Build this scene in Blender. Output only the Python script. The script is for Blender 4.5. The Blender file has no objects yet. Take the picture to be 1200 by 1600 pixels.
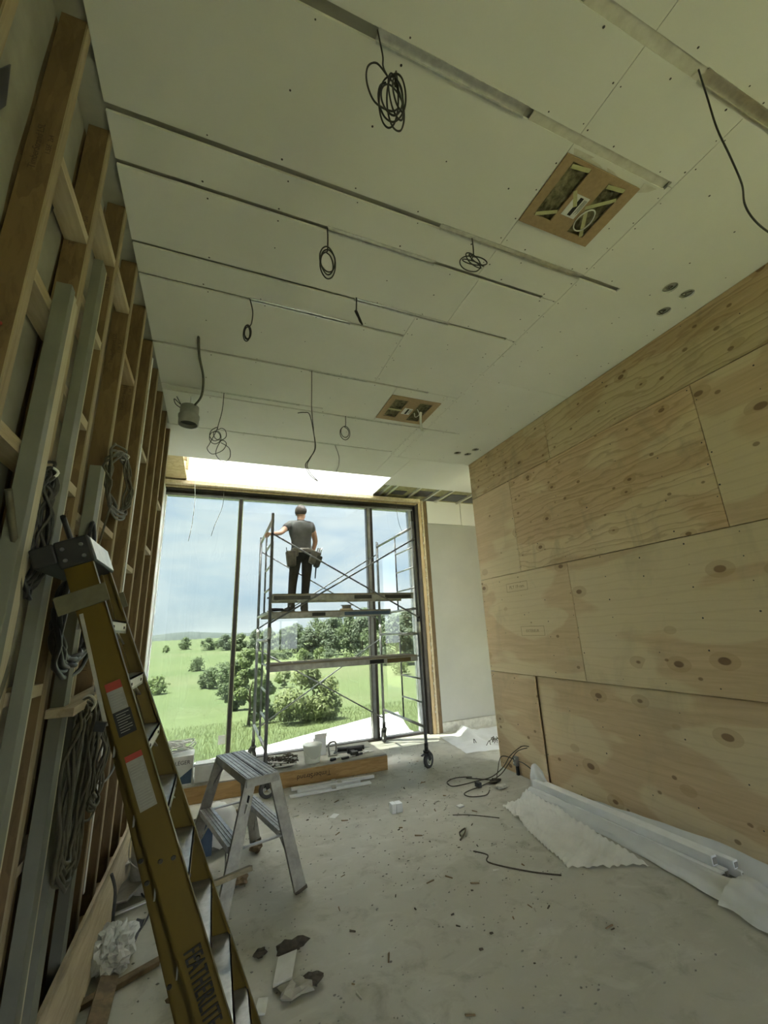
import bpy, math, random
from mathutils import Vector, Matrix, noise as mnoise
random.seed(7)
R_ = random.Random(11)
sc = bpy.context.scene
COL = sc.collection
PI = math.pi

# ------------------------------------------------------------------ camera
cam_d = bpy.data.cameras.new('camera'); cam = bpy.data.objects.new('camera', cam_d); COL.objects.link(cam)
CAM = Vector((0, 0, 1.743))
rt = Vector((0.92859227, -0.36850482, -0.04382461)); dn = Vector((0.06268704, 0.27215781, -0.96020855)); fw = Vector((0.36576869, 0.888895, 0.27582411))
cam.matrix_world = Matrix(((rt.x, -dn.x, -fw.x, CAM.x), (rt.y, -dn.y, -fw.y, CAM.y), (rt.z, -dn.z, -fw.z, CAM.z), (0, 0, 0, 1)))
cam_d.sensor_fit = 'VERTICAL'; cam_d.sensor_height = 36; cam_d.lens = 643.99 * 36 / 1600
cam_d.clip_start = .05; cam_d.clip_end = 6000
sc.camera = cam
# ------------------------------------------------------------------ exposure
sc.view_settings.view_transform = 'Standard'; sc.view_settings.look = 'None'
sc.view_settings.exposure = 4.0; sc.view_settings.gamma = 1.0; sc.view_settings.use_curve_mapping = False
sc.cycles.max_bounces = 8; sc.cycles.adaptive_threshold = .025      # keeps the interior's render time in check
# ------------------------------------------------------------------ sky
SKY_STRENGTH = 1.0
SUN_STRENGTH = 18.0
SUN_DIR = Vector((.30, -.16, -1.0))
w = bpy.data.worlds.new('sky'); sc.world = w; w.use_nodes = True
nt = w.node_tree; nt.nodes.clear()
def ramp(nt, fac, stops, interp='LINEAR'):
    r = nt.nodes.new('ShaderNodeValToRGB'); r.color_ramp.interpolation = interp
    e = r.color_ramp.elements
    while len(e) < len(stops): e.new(.5)
    for i, (p, c) in enumerate(stops):
        e[i].position = p; e[i].color = (c, c, c, 1) if isinstance(c, (int, float)) else (*c, 1)
    if fac is not None: nt.links.new(fac, r.inputs[0])
    return r.outputs[0]
def mixc(nt, fac, a, b, mode='MIX'):
    m = nt.nodes.new('ShaderNodeMix'); m.data_type = 'RGBA'; m.blend_type = mode
    for s, v in ((0, fac), (6, a), (7, b)):
        if isinstance(v, (int, float)): m.inputs[s].default_value = v
        elif isinstance(v, (tuple, list)): m.inputs[s].default_value = (*v[:3], 1)
        else: nt.links.new(v, m.inputs[s])
    return m.outputs[2]
def mth(nt, op, a, b=None, clamp=False):
    m = nt.nodes.new('ShaderNodeMath'); m.operation = op; m.use_clamp = clamp
    for i, v in enumerate((a, b)):
        if v is None: continue
        if isinstance(v, (int, float)): m.inputs[i].default_value = v
        else: nt.links.new(v, m.inputs[i])
    return m.outputs[0]
def noise(nt, vec, scale, detail=4, rough=.55, dist=0.0):
    n = nt.nodes.new('ShaderNodeTexNoise'); n.inputs['Scale'].default_value = scale; n.inputs['Detail'].default_value = detail
    n.inputs['Roughness'].default_value = rough; n.inputs['Distortion'].default_value = dist
    if vec is not None: nt.links.new(vec, n.inputs['Vector'])
    return n.outputs[0]
def mapping(nt, vec, scale=(1, 1, 1), loc=(0, 0, 0), rot=(0, 0, 0)):
    m = nt.nodes.new('ShaderNodeMapping'); m.inputs['Scale'].default_value = scale
    m.inputs['Location'].default_value = loc; m.inputs['Rotation'].default_value = rot
    nt.links.new(vec, m.inputs['Vector']); return m.outputs[0]
tc = nt.nodes.new('ShaderNodeTexCoord'); sx = nt.nodes.new('ShaderNodeSeparateXYZ'); nt.links.new(tc.outputs['Generated'], sx.inputs[0])
base = ramp(nt, sx.outputs[2], [(0.0, (.60, .66, .70)), (.10, (.50, .62, .76)), (.5, (.36, .52, .80)), (1, (.30, .47, .80))])
cv = mapping(nt, tc.outputs['Generated'], (1.6, 1.6, 5.5))
c1 = noise(nt, cv, 1.6, 7, .58, .35)
cl = ramp(nt, c1, [(.34, 0.0), (.58, 1.0)])
c2 = noise(nt, mapping(nt, tc.outputs['Generated'], (3, 3, 11), (3, 1, 2)), 2.2, 5, .6, .2)
cc = mixc(nt, c2, (.68, .73, .79), (.95, .96, .97))
lp = mixc(nt, mth(nt, 'MULTIPLY', cl, .85), base, cc)
bg = nt.nodes.new('ShaderNodeBackground'); bg.inputs[1].default_value = SKY_STRENGTH; nt.links.new(lp, bg.inputs[0])
wo = nt.nodes.new('ShaderNodeOutputWorld'); nt.links.new(bg.outputs[0], wo.inputs[0])
# ------------------------------------------------------------------ sun
sd = bpy.data.lights.new('sun', 'SUN'); sd.energy = SUN_STRENGTH; sd.angle = math.radians(.7); sd.color = (1, .95, .86)
so = bpy.data.objects.new('sun', sd); COL.objects.link(so); so.rotation_euler = SUN_DIR.to_track_quat('-Z', 'Y').to_euler(); so.location = (-6, -2, 14)

# ------------------------------------------------------------------ materials
M = {}
def newmat(name):
    m = bpy.data.materials.new(name); m.use_nodes = True; nt = m.node_tree; nt.nodes.clear()
    b = nt.nodes.new('ShaderNodeBsdfPrincipled'); o = nt.nodes.new('ShaderNodeOutputMaterial'); nt.links.new(b.outputs[0], o.inputs[0])
    t = nt.nodes.new('ShaderNodeTexCoord'); M[name] = m
    return m, nt, b, t.outputs['Object'], o
def bump(nt, b, h, strength=.2, dist=.01):
    n = nt.nodes.new('ShaderNodeBump'); n.inputs['Strength'].default_value = strength; n.inputs['Distance'].default_value = dist
    nt.links.new(h, n.inputs['Height']); nt.links.new(n.outputs[0], b.inputs['Normal'])
def pm(name, c1, c2=None, scale=8, rough=.6, metal=0.0, bmp=0.0, stretch=(1, 1, 1), detail=4, lo=.35, hi=.65, dist=0.0):
    m, nt, b, co, o = newmat(name)
    c2 = c2 or tuple(x * .82 for x in c1)
    v = mapping(nt, co, stretch); n = noise(nt, v, scale, detail, .6, dist)
    nt.links.new(ramp(nt, n, [(lo, c1), (hi, c2)]), b.inputs['Base Color'])
    b.inputs['Roughness'].default_value = rough; b.inputs['Metallic'].default_value = metal
    if bmp: bump(nt, b, n, bmp)
    return m
pm('drywall', (.80, .79, .735), (.76, .75, .695), 1.2, .85, bmp=.03)
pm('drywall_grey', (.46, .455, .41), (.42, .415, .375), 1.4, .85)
pm('drywall_white', (.74, .75, .73), (.70, .71, .69), 1.5, .85)
pm('ceiling_void', (.50, .49, .41), (.42, .41, .34), 5, .9)
pm('plaster', (.70, .67, .59), (.58, .55, .47), 14, .9, bmp=.3)
pm('galvanized', (.72, .72, .66), (.56, .56, .52), 22, .38, .85)
pm('screw', (.10, .09, .08), (.06, .05, .05), 30, .5, .4)
pm('aluminium', (.50, .50, .48), (.32, .32, .31), 16, .38, .75, bmp=.05, stretch=(1, 1, 3))
pm('aluminium_dusty', (.40, .39, .35), (.26, .255, .23), 12, .5, .55, bmp=.05)
pm('steel_tube', (.24, .245, .25), (.16, .165, .165), 10, .5, .5, stretch=(3, 3, .6))
pm('dark_metal', (.07, .065, .055), (.035, .033, .03), 12, .45, .5)
pm('black_plastic', (.012, .012, .012), (.018, .018, .018), 30, .6)
pm('black_rubber', (.05, .05, .052), (.09, .09, .085), 20, .7)
pm('fiberglass_yellow', (.105, .069, .0045), (.09, .058, .004), 9, .42, bmp=.02, stretch=(1, 1, .15))
pm('olive_plate', (.16, .15, .09), (.11, .10, .06), 14, .5, .3)
pm('cable_dark', (.045, .042, .034), (.03, .028, .024), 30, .5)
pm('cable_tan', (.13, .12, .08), (.085, .078, .052), 20, .5)
pm('cable_black', (.022, .022, .022), (.035, .035, .035), 30, .4)
pm('cable_white', (.78, .78, .74), (.68, .68, .63), 30, .5)
pm('pine', (.50, .38, .21), (.36, .25, .125), 5, .7, bmp=.1, stretch=(5, .7, 5), dist=.6)
pm('pine_pale', (.60, .51, .35), (.45, .36, .23), 5, .75, bmp=.1, stretch=(5, .7, 5), dist=.6)
pm('pine_upright', (.60, .46, .26), (.44, .31, .16), 5, .7, bmp=.1, stretch=(6, 6, .6), dist=.6)
pm('plank_wood', (.30, .26, .18), (.17, .145, .10), 6, .8, bmp=.2, stretch=(.5, 7, 7), dist=.5)
pm('grey_paint', (.20, .20, .155), (.165, .165, .13), 4, .6, bmp=.03)
pm('cream_edge', (.58, .52, .37), (.46, .40, .27), 7, .7, stretch=(6, 6, .5))
pm('membrane_pale', (.40, .39, .33), (.29, .28, .23), 2.5, .85, bmp=.25)
pm('foil_dark', (.05, .05, .075), (.02, .02, .03), 6, .35)
pm('red_plastic', (.22, .02, .02), (.12, .015, .015), 5, .5)
pm('mdf', (.44, .31, .175), (.38, .265, .145), 40, .75, bmp=.05)
pm('insulation', (.30, .27, .15), (.10, .09, .045), 28, .95, bmp=.9, detail=8)
pm('insulation_yellow', (.46, .43, .24), (.28, .26, .14), 9, .95, bmp=.7, detail=8)
pm('masking_tape', (.55, .54, .28), (.47, .46, .23), 20, .6)
pm('paper_white', (.80, .80, .77), (.74, .74, .70), 20, .7)
pm('label_paper', (.26, .25, .22), (.21, .20, .18), 20, .7)
pm('print_black', (.008, .008, .008), (.012, .012, .012), 40, .7)
pm('print_brown', (.055, .035, .02), (.08, .05, .03), 30, .8)
pm('print_faint', (.36, .25, .14), (.30, .205, .11), 30, .8)
pm('print_red', (.30, .035, .02), (.24, .03, .02), 30, .7)
pm('print_blue', (.06, .10, .16), (.04, .07, .12), 10, .6)
pm('pvc_white', (.90, .91, .90), (.85, .86, .85), 12, .4)
pm('pvc_grey', (.40, .40, .37), (.33, .33, .30), 10, .5)
pm('cardboard_white', (.72, .73, .69), (.64, .65, .61), 8, .7)
pm('frame_dark', (.055, .045, .035), (.035, .03, .025), 8, .45, .4)
pm('frame_grey', (.32, .33, .33), (.24, .25, .25), 8, .4, .5)
pm('gasket_green', (.42, .46, .26), (.34, .38, .20), 12, .5)
pm('mortar_grey', (.30, .29, .26), (.22, .21, .19), 14, .9, bmp=.2)
pm('scrap_wood', (.28, .20, .11), (.14, .10, .055), 14, .85, bmp=.3)
pm('scrap_dark', (.10, .085, .06), (.05, .042, .03), 18, .9, bmp=.3)
pm('scrap_pale', (.66, .65, .58), (.50, .49, .43), 14, .85, bmp=.2)
pm('roofing', (.30, .30, .29), (.2, .2, .2), 6, .9)
pm('membrane_white', (.86, .86, .84), (.78, .78, .76), 3, .7)
pm('cement_board', (.46, .44, .37), (.36, .345, .285), 5, .85, bmp=.1)
pm('shirt', (.10, .10, .094), (.072, .072, .068), 9, .9, bmp=.25)
pm('trousers', (.036, .036, .036), (.022, .022, .022), 12, .9, bmp=.25)
pm('skin', (.50, .30, .21), (.44, .25, .17), 18, .55)
pm('hair', (.035, .022, .014), (.02, .012, .008), 40, .6, bmp=.5)
pm('leather_grey', (.15, .135, .11), (.09, .08, .065), 14, .75, bmp=.25)
pm('boot', (.07, .065, .055), (.045, .042, .036), 14, .8, bmp=.25)
pm('bark', (.12, .09, .06), (.07, .055, .035), 12, .9, bmp=.5)
pm('box_steel', (.30, .30, .28), (.20, .20, .19), 14, .4, .7)
pm('far_hill', (.06, .072, .068), (.05, .062, .06), .02, .95)

def leafmat(name, a, b):
    m, nt, bs, co, o = newmat(name)
    n = noise(nt, co, .9, 3); n2 = noise(nt, co, 7, 2)
    c = ramp(nt, mth(nt, 'ADD', mth(nt, 'MULTIPLY', n, .6), mth(nt, 'MULTIPLY', n2, .4)), [(.36, a), (.64, b)])
    nt.links.new(c, bs.inputs['Base Color']); bs.inputs['Roughness'].default_value = .65
    tr = nt.nodes.new('ShaderNodeBsdfTranslucent'); nt.links.new(c, tr.inputs[0])
    mx = nt.nodes.new('ShaderNodeMixShader'); mx.inputs[0].default_value = .55
    nt.links.new(bs.outputs[0], mx.inputs[1]); nt.links.new(tr.outputs[0], mx.inputs[2]); nt.links.new(mx.outputs[0], o.inputs[0])
leafmat('leaf_mid', (.15, .20, .07), (.23, .28, .12))
leafmat('leaf_dark', (.115, .155, .075), (.18, .22, .115))
leafmat('leaf_haze', (.12, .155, .10), (.18, .215, .135))  # paler, greyer green: distance haze painted into the leaf colour
leafmat('leaf_light', (.18, .22, .08), (.27, .30, .14))

# concrete floor
m, nt, b, co, o = newmat('concrete')
n1 = noise(nt, co, .7, 6, .6, .3); n2 = noise(nt, co, 5.5, 8, .65, .4); n3 = noise(nt, mapping(nt, co, (1, 1.8, 1)), 2.2, 5, .7, .8)
c = mixc(nt, ramp(nt, n1, [(.35, 0.0), (.65, 1.0)]), (.43, .415, .34), (.53, .515, .44))
c = mixc(nt, mth(nt, 'MULTIPLY', ramp(nt, n3, [(.52, 0.0), (.66, 1.0)]), .45), c, (.62, .605, .53))
c = mixc(nt, mth(nt, 'MULTIPLY', ramp(nt, n2, [(.54, 0.0), (.74, 1.0)]), .75), c, (.30, .28, .22))
nt.links.new(c, b.inputs['Base Color']); nt.links.new(ramp(nt, n2, [(.3, .45), (.7, .8)]), b.inputs['Roughness']); bump(nt, b, n2, .12)

# plywood (face in the YZ plane, grain along Y)
def plymat(name, wavy, tone=(1, 1, 1)):
    m, nt, b, co, o = newmat(name)
    oi = nt.nodes.new('ShaderNodeObjectInfo')
    cb = nt.nodes.new('ShaderNodeVectorMath'); cb.operation = 'MULTIPLY_ADD'
    cmb = nt.nodes.new('ShaderNodeCombineXYZ')
    for i in range(3): nt.links.new(oi.outputs['Random'], cmb.inputs[i])
    nt.links.new(cmb.outputs[0], cb.inputs[0]); cb.inputs[1].default_value = (9, 31, 17); nt.links.new(co, cb.inputs[2])
    v = cb.outputs[0]
    T = lambda c: tuple(x * t for x, t in zip(c, tone))
    grain = noise(nt, mapping(nt, v, (1, .55, 7)), 3.0, 7, .65, .5 + wavy)
    patch = noise(nt, mapping(nt, v, (1, .55, 1.7)), 1.35, 2, .4, .35)
    fine = noise(nt, mapping(nt, v, (1, 3, 60)), 3, 3, .6)
    c = mixc(nt, ramp(nt, grain, [(.33, 0.0), (.68, 1.0)]), T((.74, .565, .345)), T((.62, .455, .26)))
    c = mixc(nt, mth(nt, 'MULTIPLY', ramp(nt, patch, [(.50, 0.0), (.53, 1.0)]), .75), c, T((.80, .68, .43)))
    c = mixc(nt, mth(nt, 'MULTIPLY', fine, .25), c, T((.46, .31, .17)))
    wv = nt.nodes.new('ShaderNodeTexWave'); wv.wave_type = 'BANDS'; wv.bands_direction = 'Z'; wv.inputs['Scale'].default_value = 1.9
    wv.inputs['Distortion'].default_value = 13 if wavy else 5; wv.inputs['Detail'].default_value = 3.5; wv.inputs['Detail Scale'].default_value = 1.6
    nt.links.new(mapping(nt, v, (1, .45, 2.2)), wv.inputs['Vector'])
    c = mixc(nt, mth(nt, 'MULTIPLY', ramp(nt, wv.outputs['Fac'], [(.0, 1.0), (.16, 0.0)]), .42 if wavy else .10), c, T((.36, .22, .11)))
    # knots
    vo = nt.nodes.new('ShaderNodeTexVoronoi'); vo.voronoi_dimensions = '3D'; vo.inputs['Scale'].default_value = 6.5 if wavy else 4.6; vo.inputs['Randomness'].default_value = 1
    fl = nt.nodes.new('ShaderNodeVectorMath'); fl.operation = 'MULTIPLY'; nt.links.new(v, fl.inputs[0]); fl.inputs[1].default_value = (0, .62, 1)
    nt.links.new(fl.outputs[0], vo.inputs['Vector'])
    sp = nt.nodes.new('ShaderNodeSeparateColor'); nt.links.new(vo.outputs['Color'], sp.inputs[0])
    rad = mth(nt, 'MULTIPLY', mth(nt, 'POWER', sp.outputs[0], 1.9), .115)
    edge = mth(nt, 'SUBTRACT', vo.outputs['Distance'], rad)
    halo = mth(nt, 'SUBTRACT', vo.outputs['Distance'], mth(nt, 'MULTIPLY', rad, 2.6))
    keep = mth(nt, 'GREATER_THAN', sp.outputs[1], .22)
    c = mixc(nt, mth(nt, 'MULTIPLY', mth(nt, 'MULTIPLY', ramp(nt, halo, [(.0, 1.0), (.02, 0.0)]), keep), .35), c, T((.42, .26, .12)))
    c = mixc(nt, mth(nt, 'MULTIPLY', mth(nt, 'MULTIPLY', ramp(nt, edge, [(.0, 1.0), (.025, 0.0)]), keep), .85), c, T((.20, .11, .05)))
    v2 = nt.nodes.new('ShaderNodeTexVoronoi'); v2.inputs['Scale'].default_value = 11.0; fl2 = nt.nodes.new('ShaderNodeVectorMath'); fl2.operation = 'MULTIPLY_ADD'; nt.links.new(v, fl2.inputs[0]); fl2.inputs[1].default_value = (0, .7, 1); fl2.inputs[2].default_value = (4, 2, 8)
    nt.links.new(fl2.outputs[0], v2.inputs['Vector']); s2 = nt.nodes.new('ShaderNodeSeparateColor'); nt.links.new(v2.outputs['Color'], s2.inputs[0])
    e2 = mth(nt, 'SUBTRACT', v2.outputs['Distance'], mth(nt, 'MULTIPLY', s2.outputs[0], .15))
    c = mixc(nt, mth(nt, 'MULTIPLY', mth(nt, 'MULTIPLY', ramp(nt, e2, [(.0, 1.0), (.05, 0.0)]), mth(nt, 'GREATER_THAN', s2.outputs[1], .40 if wavy else .66)), .75), c, T((.22, .125, .055)))
    # water stains
    st = noise(nt, mapping(nt, v, (1, 1.6, .9), (5, 3, 1)), 1.5, 5, .6, .6)
    c = mixc(nt, mth(nt, 'MULTIPLY', ramp(nt, st, [(.54, 0.0), (.70, 1.0)]), .6 if wavy else .25), c, T((.34, .28, .18)))
    nt.links.new(c, b.inputs['Base Color']); b.inputs['Roughness'].default_value = .72
    bump(nt, b, wv.outputs['Fac'] if wavy else grain, .35 if wavy else .08, .01)
plymat('plywood', 0); plymat('plywood_rough', .8, (1, .96, .92)); plymat('plywood_stained', .5, (.86, .84, .78))

# engineered strand lumber / OSB
def osb(name, a, b2, dk, stretch):
    m, nt, b, co, o = newmat(name)
    v = mapping(nt, co, stretch)
    d = nt.nodes.new('ShaderNodeTexVoronoi'); d.inputs['Scale'].default_value = 14; nt.links.new(mixc(nt, .25, v, noise_vec(nt, v)), d.inputs['Vector'])
    sp = nt.nodes.new('ShaderNodeSeparateColor'); nt.links.new(d.outputs['Color'], sp.inputs[0])
    n = noise(nt, v, 9, 5, .7, .8)
    c = mixc(nt, sp.outputs[0], a, b2)
    c = mixc(nt, mth(nt, 'MULTIPLY', ramp(nt, n, [(.5, 0.0), (.7, 1.0)]), .55), c, dk)
    nt.links.new(c, b.inputs['Base Color']); b.inputs['Roughness'].default_value = .75; bump(nt, b, sp.outputs[0], .25, .004)
def noise_vec(nt, v):
    n = nt.nodes.new('ShaderNodeTexNoise'); n.inputs['Scale'].default_value = 5; nt.links.new(v, n.inputs['Vector']); return n.outputs['Color']
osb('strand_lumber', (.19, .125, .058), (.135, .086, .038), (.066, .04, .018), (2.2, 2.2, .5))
osb('strand_edge_lit', (.41, .33, .21), (.34, .265, .16), (.22, .16, .09), (5, 5, .3))  # lighter tone for stud edges: window light put into the colour
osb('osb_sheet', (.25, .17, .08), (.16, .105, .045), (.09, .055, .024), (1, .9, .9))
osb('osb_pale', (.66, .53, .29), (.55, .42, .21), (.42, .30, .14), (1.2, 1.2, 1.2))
osb('strand_long', (.52, .34, .14), (.40, .245, .09), (.27, .155, .055), (.5, 2.2, 3.2))

# glass with dust
def glass(name, tint, dust, seed):
    m, nt, b, co, o = newmat(name); nt.nodes.remove(b)
    tr = nt.nodes.new('ShaderNodeBsdfTransparent'); tr.inputs[0].default_value = (*tint, 1)
    gl = nt.nodes.new('ShaderNodeBsdfGlossy'); gl.inputs['Roughness'].default_value = .01; gl.inputs[0].default_value = (.9, .95, .93, 1)
    fr = nt.nodes.new('ShaderNodeFresnel'); fr.inputs[0].default_value = 1.5
    mx = nt.nodes.new('ShaderNodeMixShader'); nt.links.new(mth(nt, 'MULTIPLY', fr.outputs[0], .55), mx.inputs[0]); nt.links.new(tr.outputs[0], mx.inputs[1]); nt.links.new(gl.outputs[0], mx.inputs[2])
    df = nt.nodes.new('ShaderNodeBsdfTranslucent'); df.inputs[0].default_value = (.82, .92, .84, 1)
    n = noise(nt, mapping(nt, co, (3.5, 1, .8), (seed, 0, seed)), 1.6, 5, .6, 1.2)
    f = mth(nt, 'MULTIPLY', ramp(nt, n, [(.42, .12), (.72, 1.0)]), dust)
    m2 = nt.nodes.new('ShaderNodeMixShader'); nt.links.new(f, m2.inputs[0]); nt.links.new(mx.outputs[0], m2.inputs[1]); nt.links.new(df.outputs[0], m2.inputs[2])
    nt.links.new(m2.outputs[0], o.inputs[0])
glass('glass_dusty', (.238, .256, .247), .007, 3); glass('glass', (.247, .262, .255), .0025, 1); glass('glass_clear', (.96, .97, .96), .01, 2); glass('glass_side', (.34, .355, .35), .003, 4)
def frosted(name, col):
    m, nt, b, co, o = newmat(name); nt.nodes.remove(b); t = nt.nodes.new('ShaderNodeBsdfTranslucent'); t.inputs[0].default_value = (*col, 1); nt.links.new(t.outputs[0], o.inputs[0])
frosted('glazing_frosted', (.52, .535, .54))

# thin white film, translucent
def film(name, col, alpha, mixt, stretch=None):
    m, nt, b, co, o = newmat(name); nt.nodes.remove(b)
    d = nt.nodes.new('ShaderNodeBsdfDiffuse'); d.inputs[0].default_value = (*col, 1)
    t = nt.nodes.new('ShaderNodeBsdfTranslucent'); t.inputs[0].default_value = (*col, 1)
    g = nt.nodes.new('ShaderNodeBsdfGlossy'); g.inputs['Roughness'].default_value = .3
    p = nt.nodes.new('ShaderNodeBsdfTransparent')
    a = nt.nodes.new('ShaderNodeMixShader'); a.inputs[0].default_value = mixt; nt.links.new(d.outputs[0], a.inputs[1]); nt.links.new(t.outputs[0], a.inputs[2])
    g2 = nt.nodes.new('ShaderNodeMixShader'); g2.inputs[0].default_value = .06; nt.links.new(a.outputs[0], g2.inputs[1]); nt.links.new(g.outputs[0], g2.inputs[2])
    c = nt.nodes.new('ShaderNodeMixShader'); n = noise(nt, co, 6, 4)
    nt.links.new(mth(nt, 'ADD', mth(nt, 'MULTIPLY', n, .2), alpha - .1, True), c.inputs[0])
    nt.links.new(p.outputs[0], c.inputs[1]); nt.links.new(g2.outputs[0], c.inputs[2]); nt.links.new(c.outputs[0], o.inputs[0])
film('film_white', (.82, .83, .81), .92, .2); film('film_thin', (.93, .93, .88), .93, .15); film('bucket_clear', (.80, .81, .72), .68, .45)

# meadow
m, nt, b, co, o = newmat('meadow')
n1 = noise(nt, mapping(nt, co, (.4, 1, 1)), .05, 5, .6, .4); n2 = noise(nt, co, 2.2, 6, .75); n3 = noise(nt, mapping(nt, co, (.25, 1, 1)), .018, 4, .6)
c = mixc(nt, ramp(nt, n1, [(.38, 0.0), (.62, 1.0)]), (.055, .08, .02), (.075, .098, .029))
c = mixc(nt, mth(nt, 'MULTIPLY', ramp(nt, n3, [(.5, 0.0), (.62, 1.0)]), .6), c, (.11, .112, .052))
c = mixc(nt, mth(nt, 'MULTIPLY', ramp(nt, n2, [(.45, 0.0), (.7, 1.0)]), .5), c, (.05, .072, .018))
nt.links.new(c, b.inputs['Base Color']); b.inputs['Roughness'].default_value = .9; bump(nt, b, n2, .5, .1)

# ------------------------------------------------------------------ geometry helpers
class MB:
    def __init__(s): s.v = []; s.f = []; s.mi = []; s.m = 0; s.sm = []; s.smooth = False
    def face(s, idx): s.f.append(tuple(idx)); s.mi.append(s.m); s.sm.append(s.smooth)
    def hexa(s, pts):      # 8 points: bottom ring 4, top ring 4
        b = len(s.v); s.v += [Vector(p) for p in pts]
        for q in ((3, 2, 1, 0), (4, 5, 6, 7), (0, 1, 5, 4), (1, 2, 6, 5), (2, 3, 7, 6), (3, 0, 4, 7)): s.face([b + i for i in q])
        return s
    def box(s, x0, x1, y0, y1, z0, z1):
        return s.hexa([(x0, y0, z0), (x1, y0, z0), (x1, y1, z0), (x0, y1, z0), (x0, y0, z1), (x1, y0, z1), (x1, y1, z1), (x0, y1, z1)])
    def bar(s, p, q, wd, ht, up=(0, 0, 1), wd2=None, ht2=None):
        p = Vector(p); q = Vector(q); d = (q - p).normalized(); up = Vector(up)
        sd = d.cross(up)
        if sd.length < 1e-5: sd = d.cross(Vector((1, 0, 0)))
        sd.normalize(); u = sd.cross(d).normalized(); w2 = (wd2 or wd) / 2; h2 = (ht2 or ht) / 2; w1 = wd / 2; h1 = ht / 2
        return s.hexa([p - sd * w1 - u * h1, p + sd * w1 - u * h1, p + sd * w1 + u * h1, p - sd * w1 + u * h1,
                       q - sd * w2 - u * h2, q + sd * w2 - u * h2, q + sd * w2 + u * h2, q - sd * w2 + u * h2])
    def tube(s, pts, r, n=8, closed=False, smooth=True):
        pts = [Vector(p) for p in pts]; K = len(pts); b = len(s.v); prev = None; sm0 = s.smooth; s.smooth = smooth
        for i, p in enumerate(pts):
            a = pts[(i - 1) % K] if (closed or i) else p; c = pts[(i + 1) % K] if (closed or i < K - 1) else p
            d = (c - a); d = d.normalized() if d.length > 1e-9 else Vector((0, 0, 1))
            if prev is None:
                u = d.orthogonal().normalized()
            else:
                u = prev - d * prev.dot(d); u = u.normalized() if u.length > 1e-6 else d.orthogonal().normalized()
            prev = u; v = d.cross(u); rr = r[i] if isinstance(r, (list, tuple)) else r
            for k in range(n):
                t = 2 * PI * k / n; s.v.append(p + u * math.cos(t) * rr + v * math.sin(t) * rr)
        for i in range(K if closed else K - 1):
            j = (i + 1) % K
            for k in range(n):
                l = (k + 1) % n; s.face((b + i * n + k, b + i * n + l, b + j * n + l, b + j * n + k))
        if not closed:
            s.smooth = False
            s.face([b + k for k in range(n)][::-1]); s.face([b + (K - 1) * n + k for k in range(n)])
        s.smooth = sm0; return s
    def lathe(s, prof, c, ax=(0, 0, 1), n=20, capa=True, capb=True, smooth=True):
        c = Vector(c); ax = Vector(ax).normalized(); u = ax.orthogonal().normalized(); v = ax.cross(u); b = len(s.v); sm0 = s.smooth; s.smooth = smooth
        for r, h in prof:
            for k in range(n):
                t = 2 * PI * k / n; s.v.append(c + ax * h + u * math.cos(t) * r + v * math.sin(t) * r)
        for i in range(len(prof) - 1):
            for k in range(n):
                l = (k + 1) % n; s.face((b + i * n + k, b + i * n + l, b + (i + 1) * n + l, b + (i + 1) * n + k))
        s.smooth = False
        if capa: s.face([b + k for k in range(n)][::-1])
        if capb: s.face([b + (len(prof) - 1) * n + k for k in range(n)])
        s.smooth = sm0; return s
    def prism(s, pts, off):   # polygon pts extruded by vector off
        b = len(s.v); K = len(pts); off = Vector(off)
        s.v += [Vector(p) for p in pts] + [Vector(p) + off for p in pts]
        s.face(list(range(b, b + K))[::-1]); s.face(range(b + K, b + 2 * K))
        for i in range(K): j = (i + 1) % K; s.face((b + i, b + j, b + K + j, b + K + i))
        return s
    def grid(s, fn, nu, nv, smooth=True):
        b = len(s.v); sm0 = s.smooth; s.smooth = smooth
        for i in range(nu + 1):
            for j in range(nv + 1): s.v.append(Vector(fn(i / nu, j / nv)))
        for i in range(nu):
            for j in range(nv):
                a = b + i * (nv + 1) + j; s.face((a, a + nv + 1, a + nv + 2, a + 1))
        s.smooth = sm0; return s
    def blob(s, c, r, n=8, m=6, jit=.25, rnd=None, flat=1.0):
        rnd = rnd or R_; c = Vector(c); b = len(s.v); r = r if isinstance(r, (tuple, list)) else (r, r, r * flat)
        for i in range(1, m):
            th = PI * i / m
            for k in range(n):
                t = 2 * PI * k / n; q = 1 + rnd.uniform(-jit, jit)
                s.v.append(c + Vector((math.sin(th) * math.cos(t) * r[0] * q, math.sin(th) * math.sin(t) * r[1] * q, math.cos(th) * r[2] * q)))
        s.v += [c + Vector((0, 0, r[2])), c - Vector((0, 0, r[2]))]; T = len(s.v) - 2
        for i in range(m - 2):
            for k in range(n):
                l = (k + 1) % n; s.face((b + i * n + k, b + (i + 1) * n + k, b + (i + 1) * n + l, b + i * n + l))
        for k in range(n):
            l = (k + 1) % n; s.face((T, b + k, b + l)); s.face((T + 1, b + (m - 2) * n + l, b + (m - 2) * n + k))
        return s
    def build(s, name, mat, parent=None, origin=None, bevel=0, seg=2):
        mats = mat if isinstance(mat, (list, tuple)) else [mat]
        if origin is None:
            xs = [p.x for p in s.v]; ys = [p.y for p in s.v]; zs = [p.z for p in s.v]
            origin = Vector(((min(xs) + max(xs)) / 2, (min(ys) + max(ys)) / 2, min(zs)))
        origin = Vector(origin)
        me = bpy.data.meshes.new(name); me.from_pydata([tuple(p - origin) for p in s.v], [], s.f)
        for x in mats: me.materials.append(M[x])
        me.polygons.foreach_set('material_index', s.mi); me.polygons.foreach_set('use_smooth', s.sm); me.update()
        o = bpy.data.objects.new(name, me); COL.objects.link(o)
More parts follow.
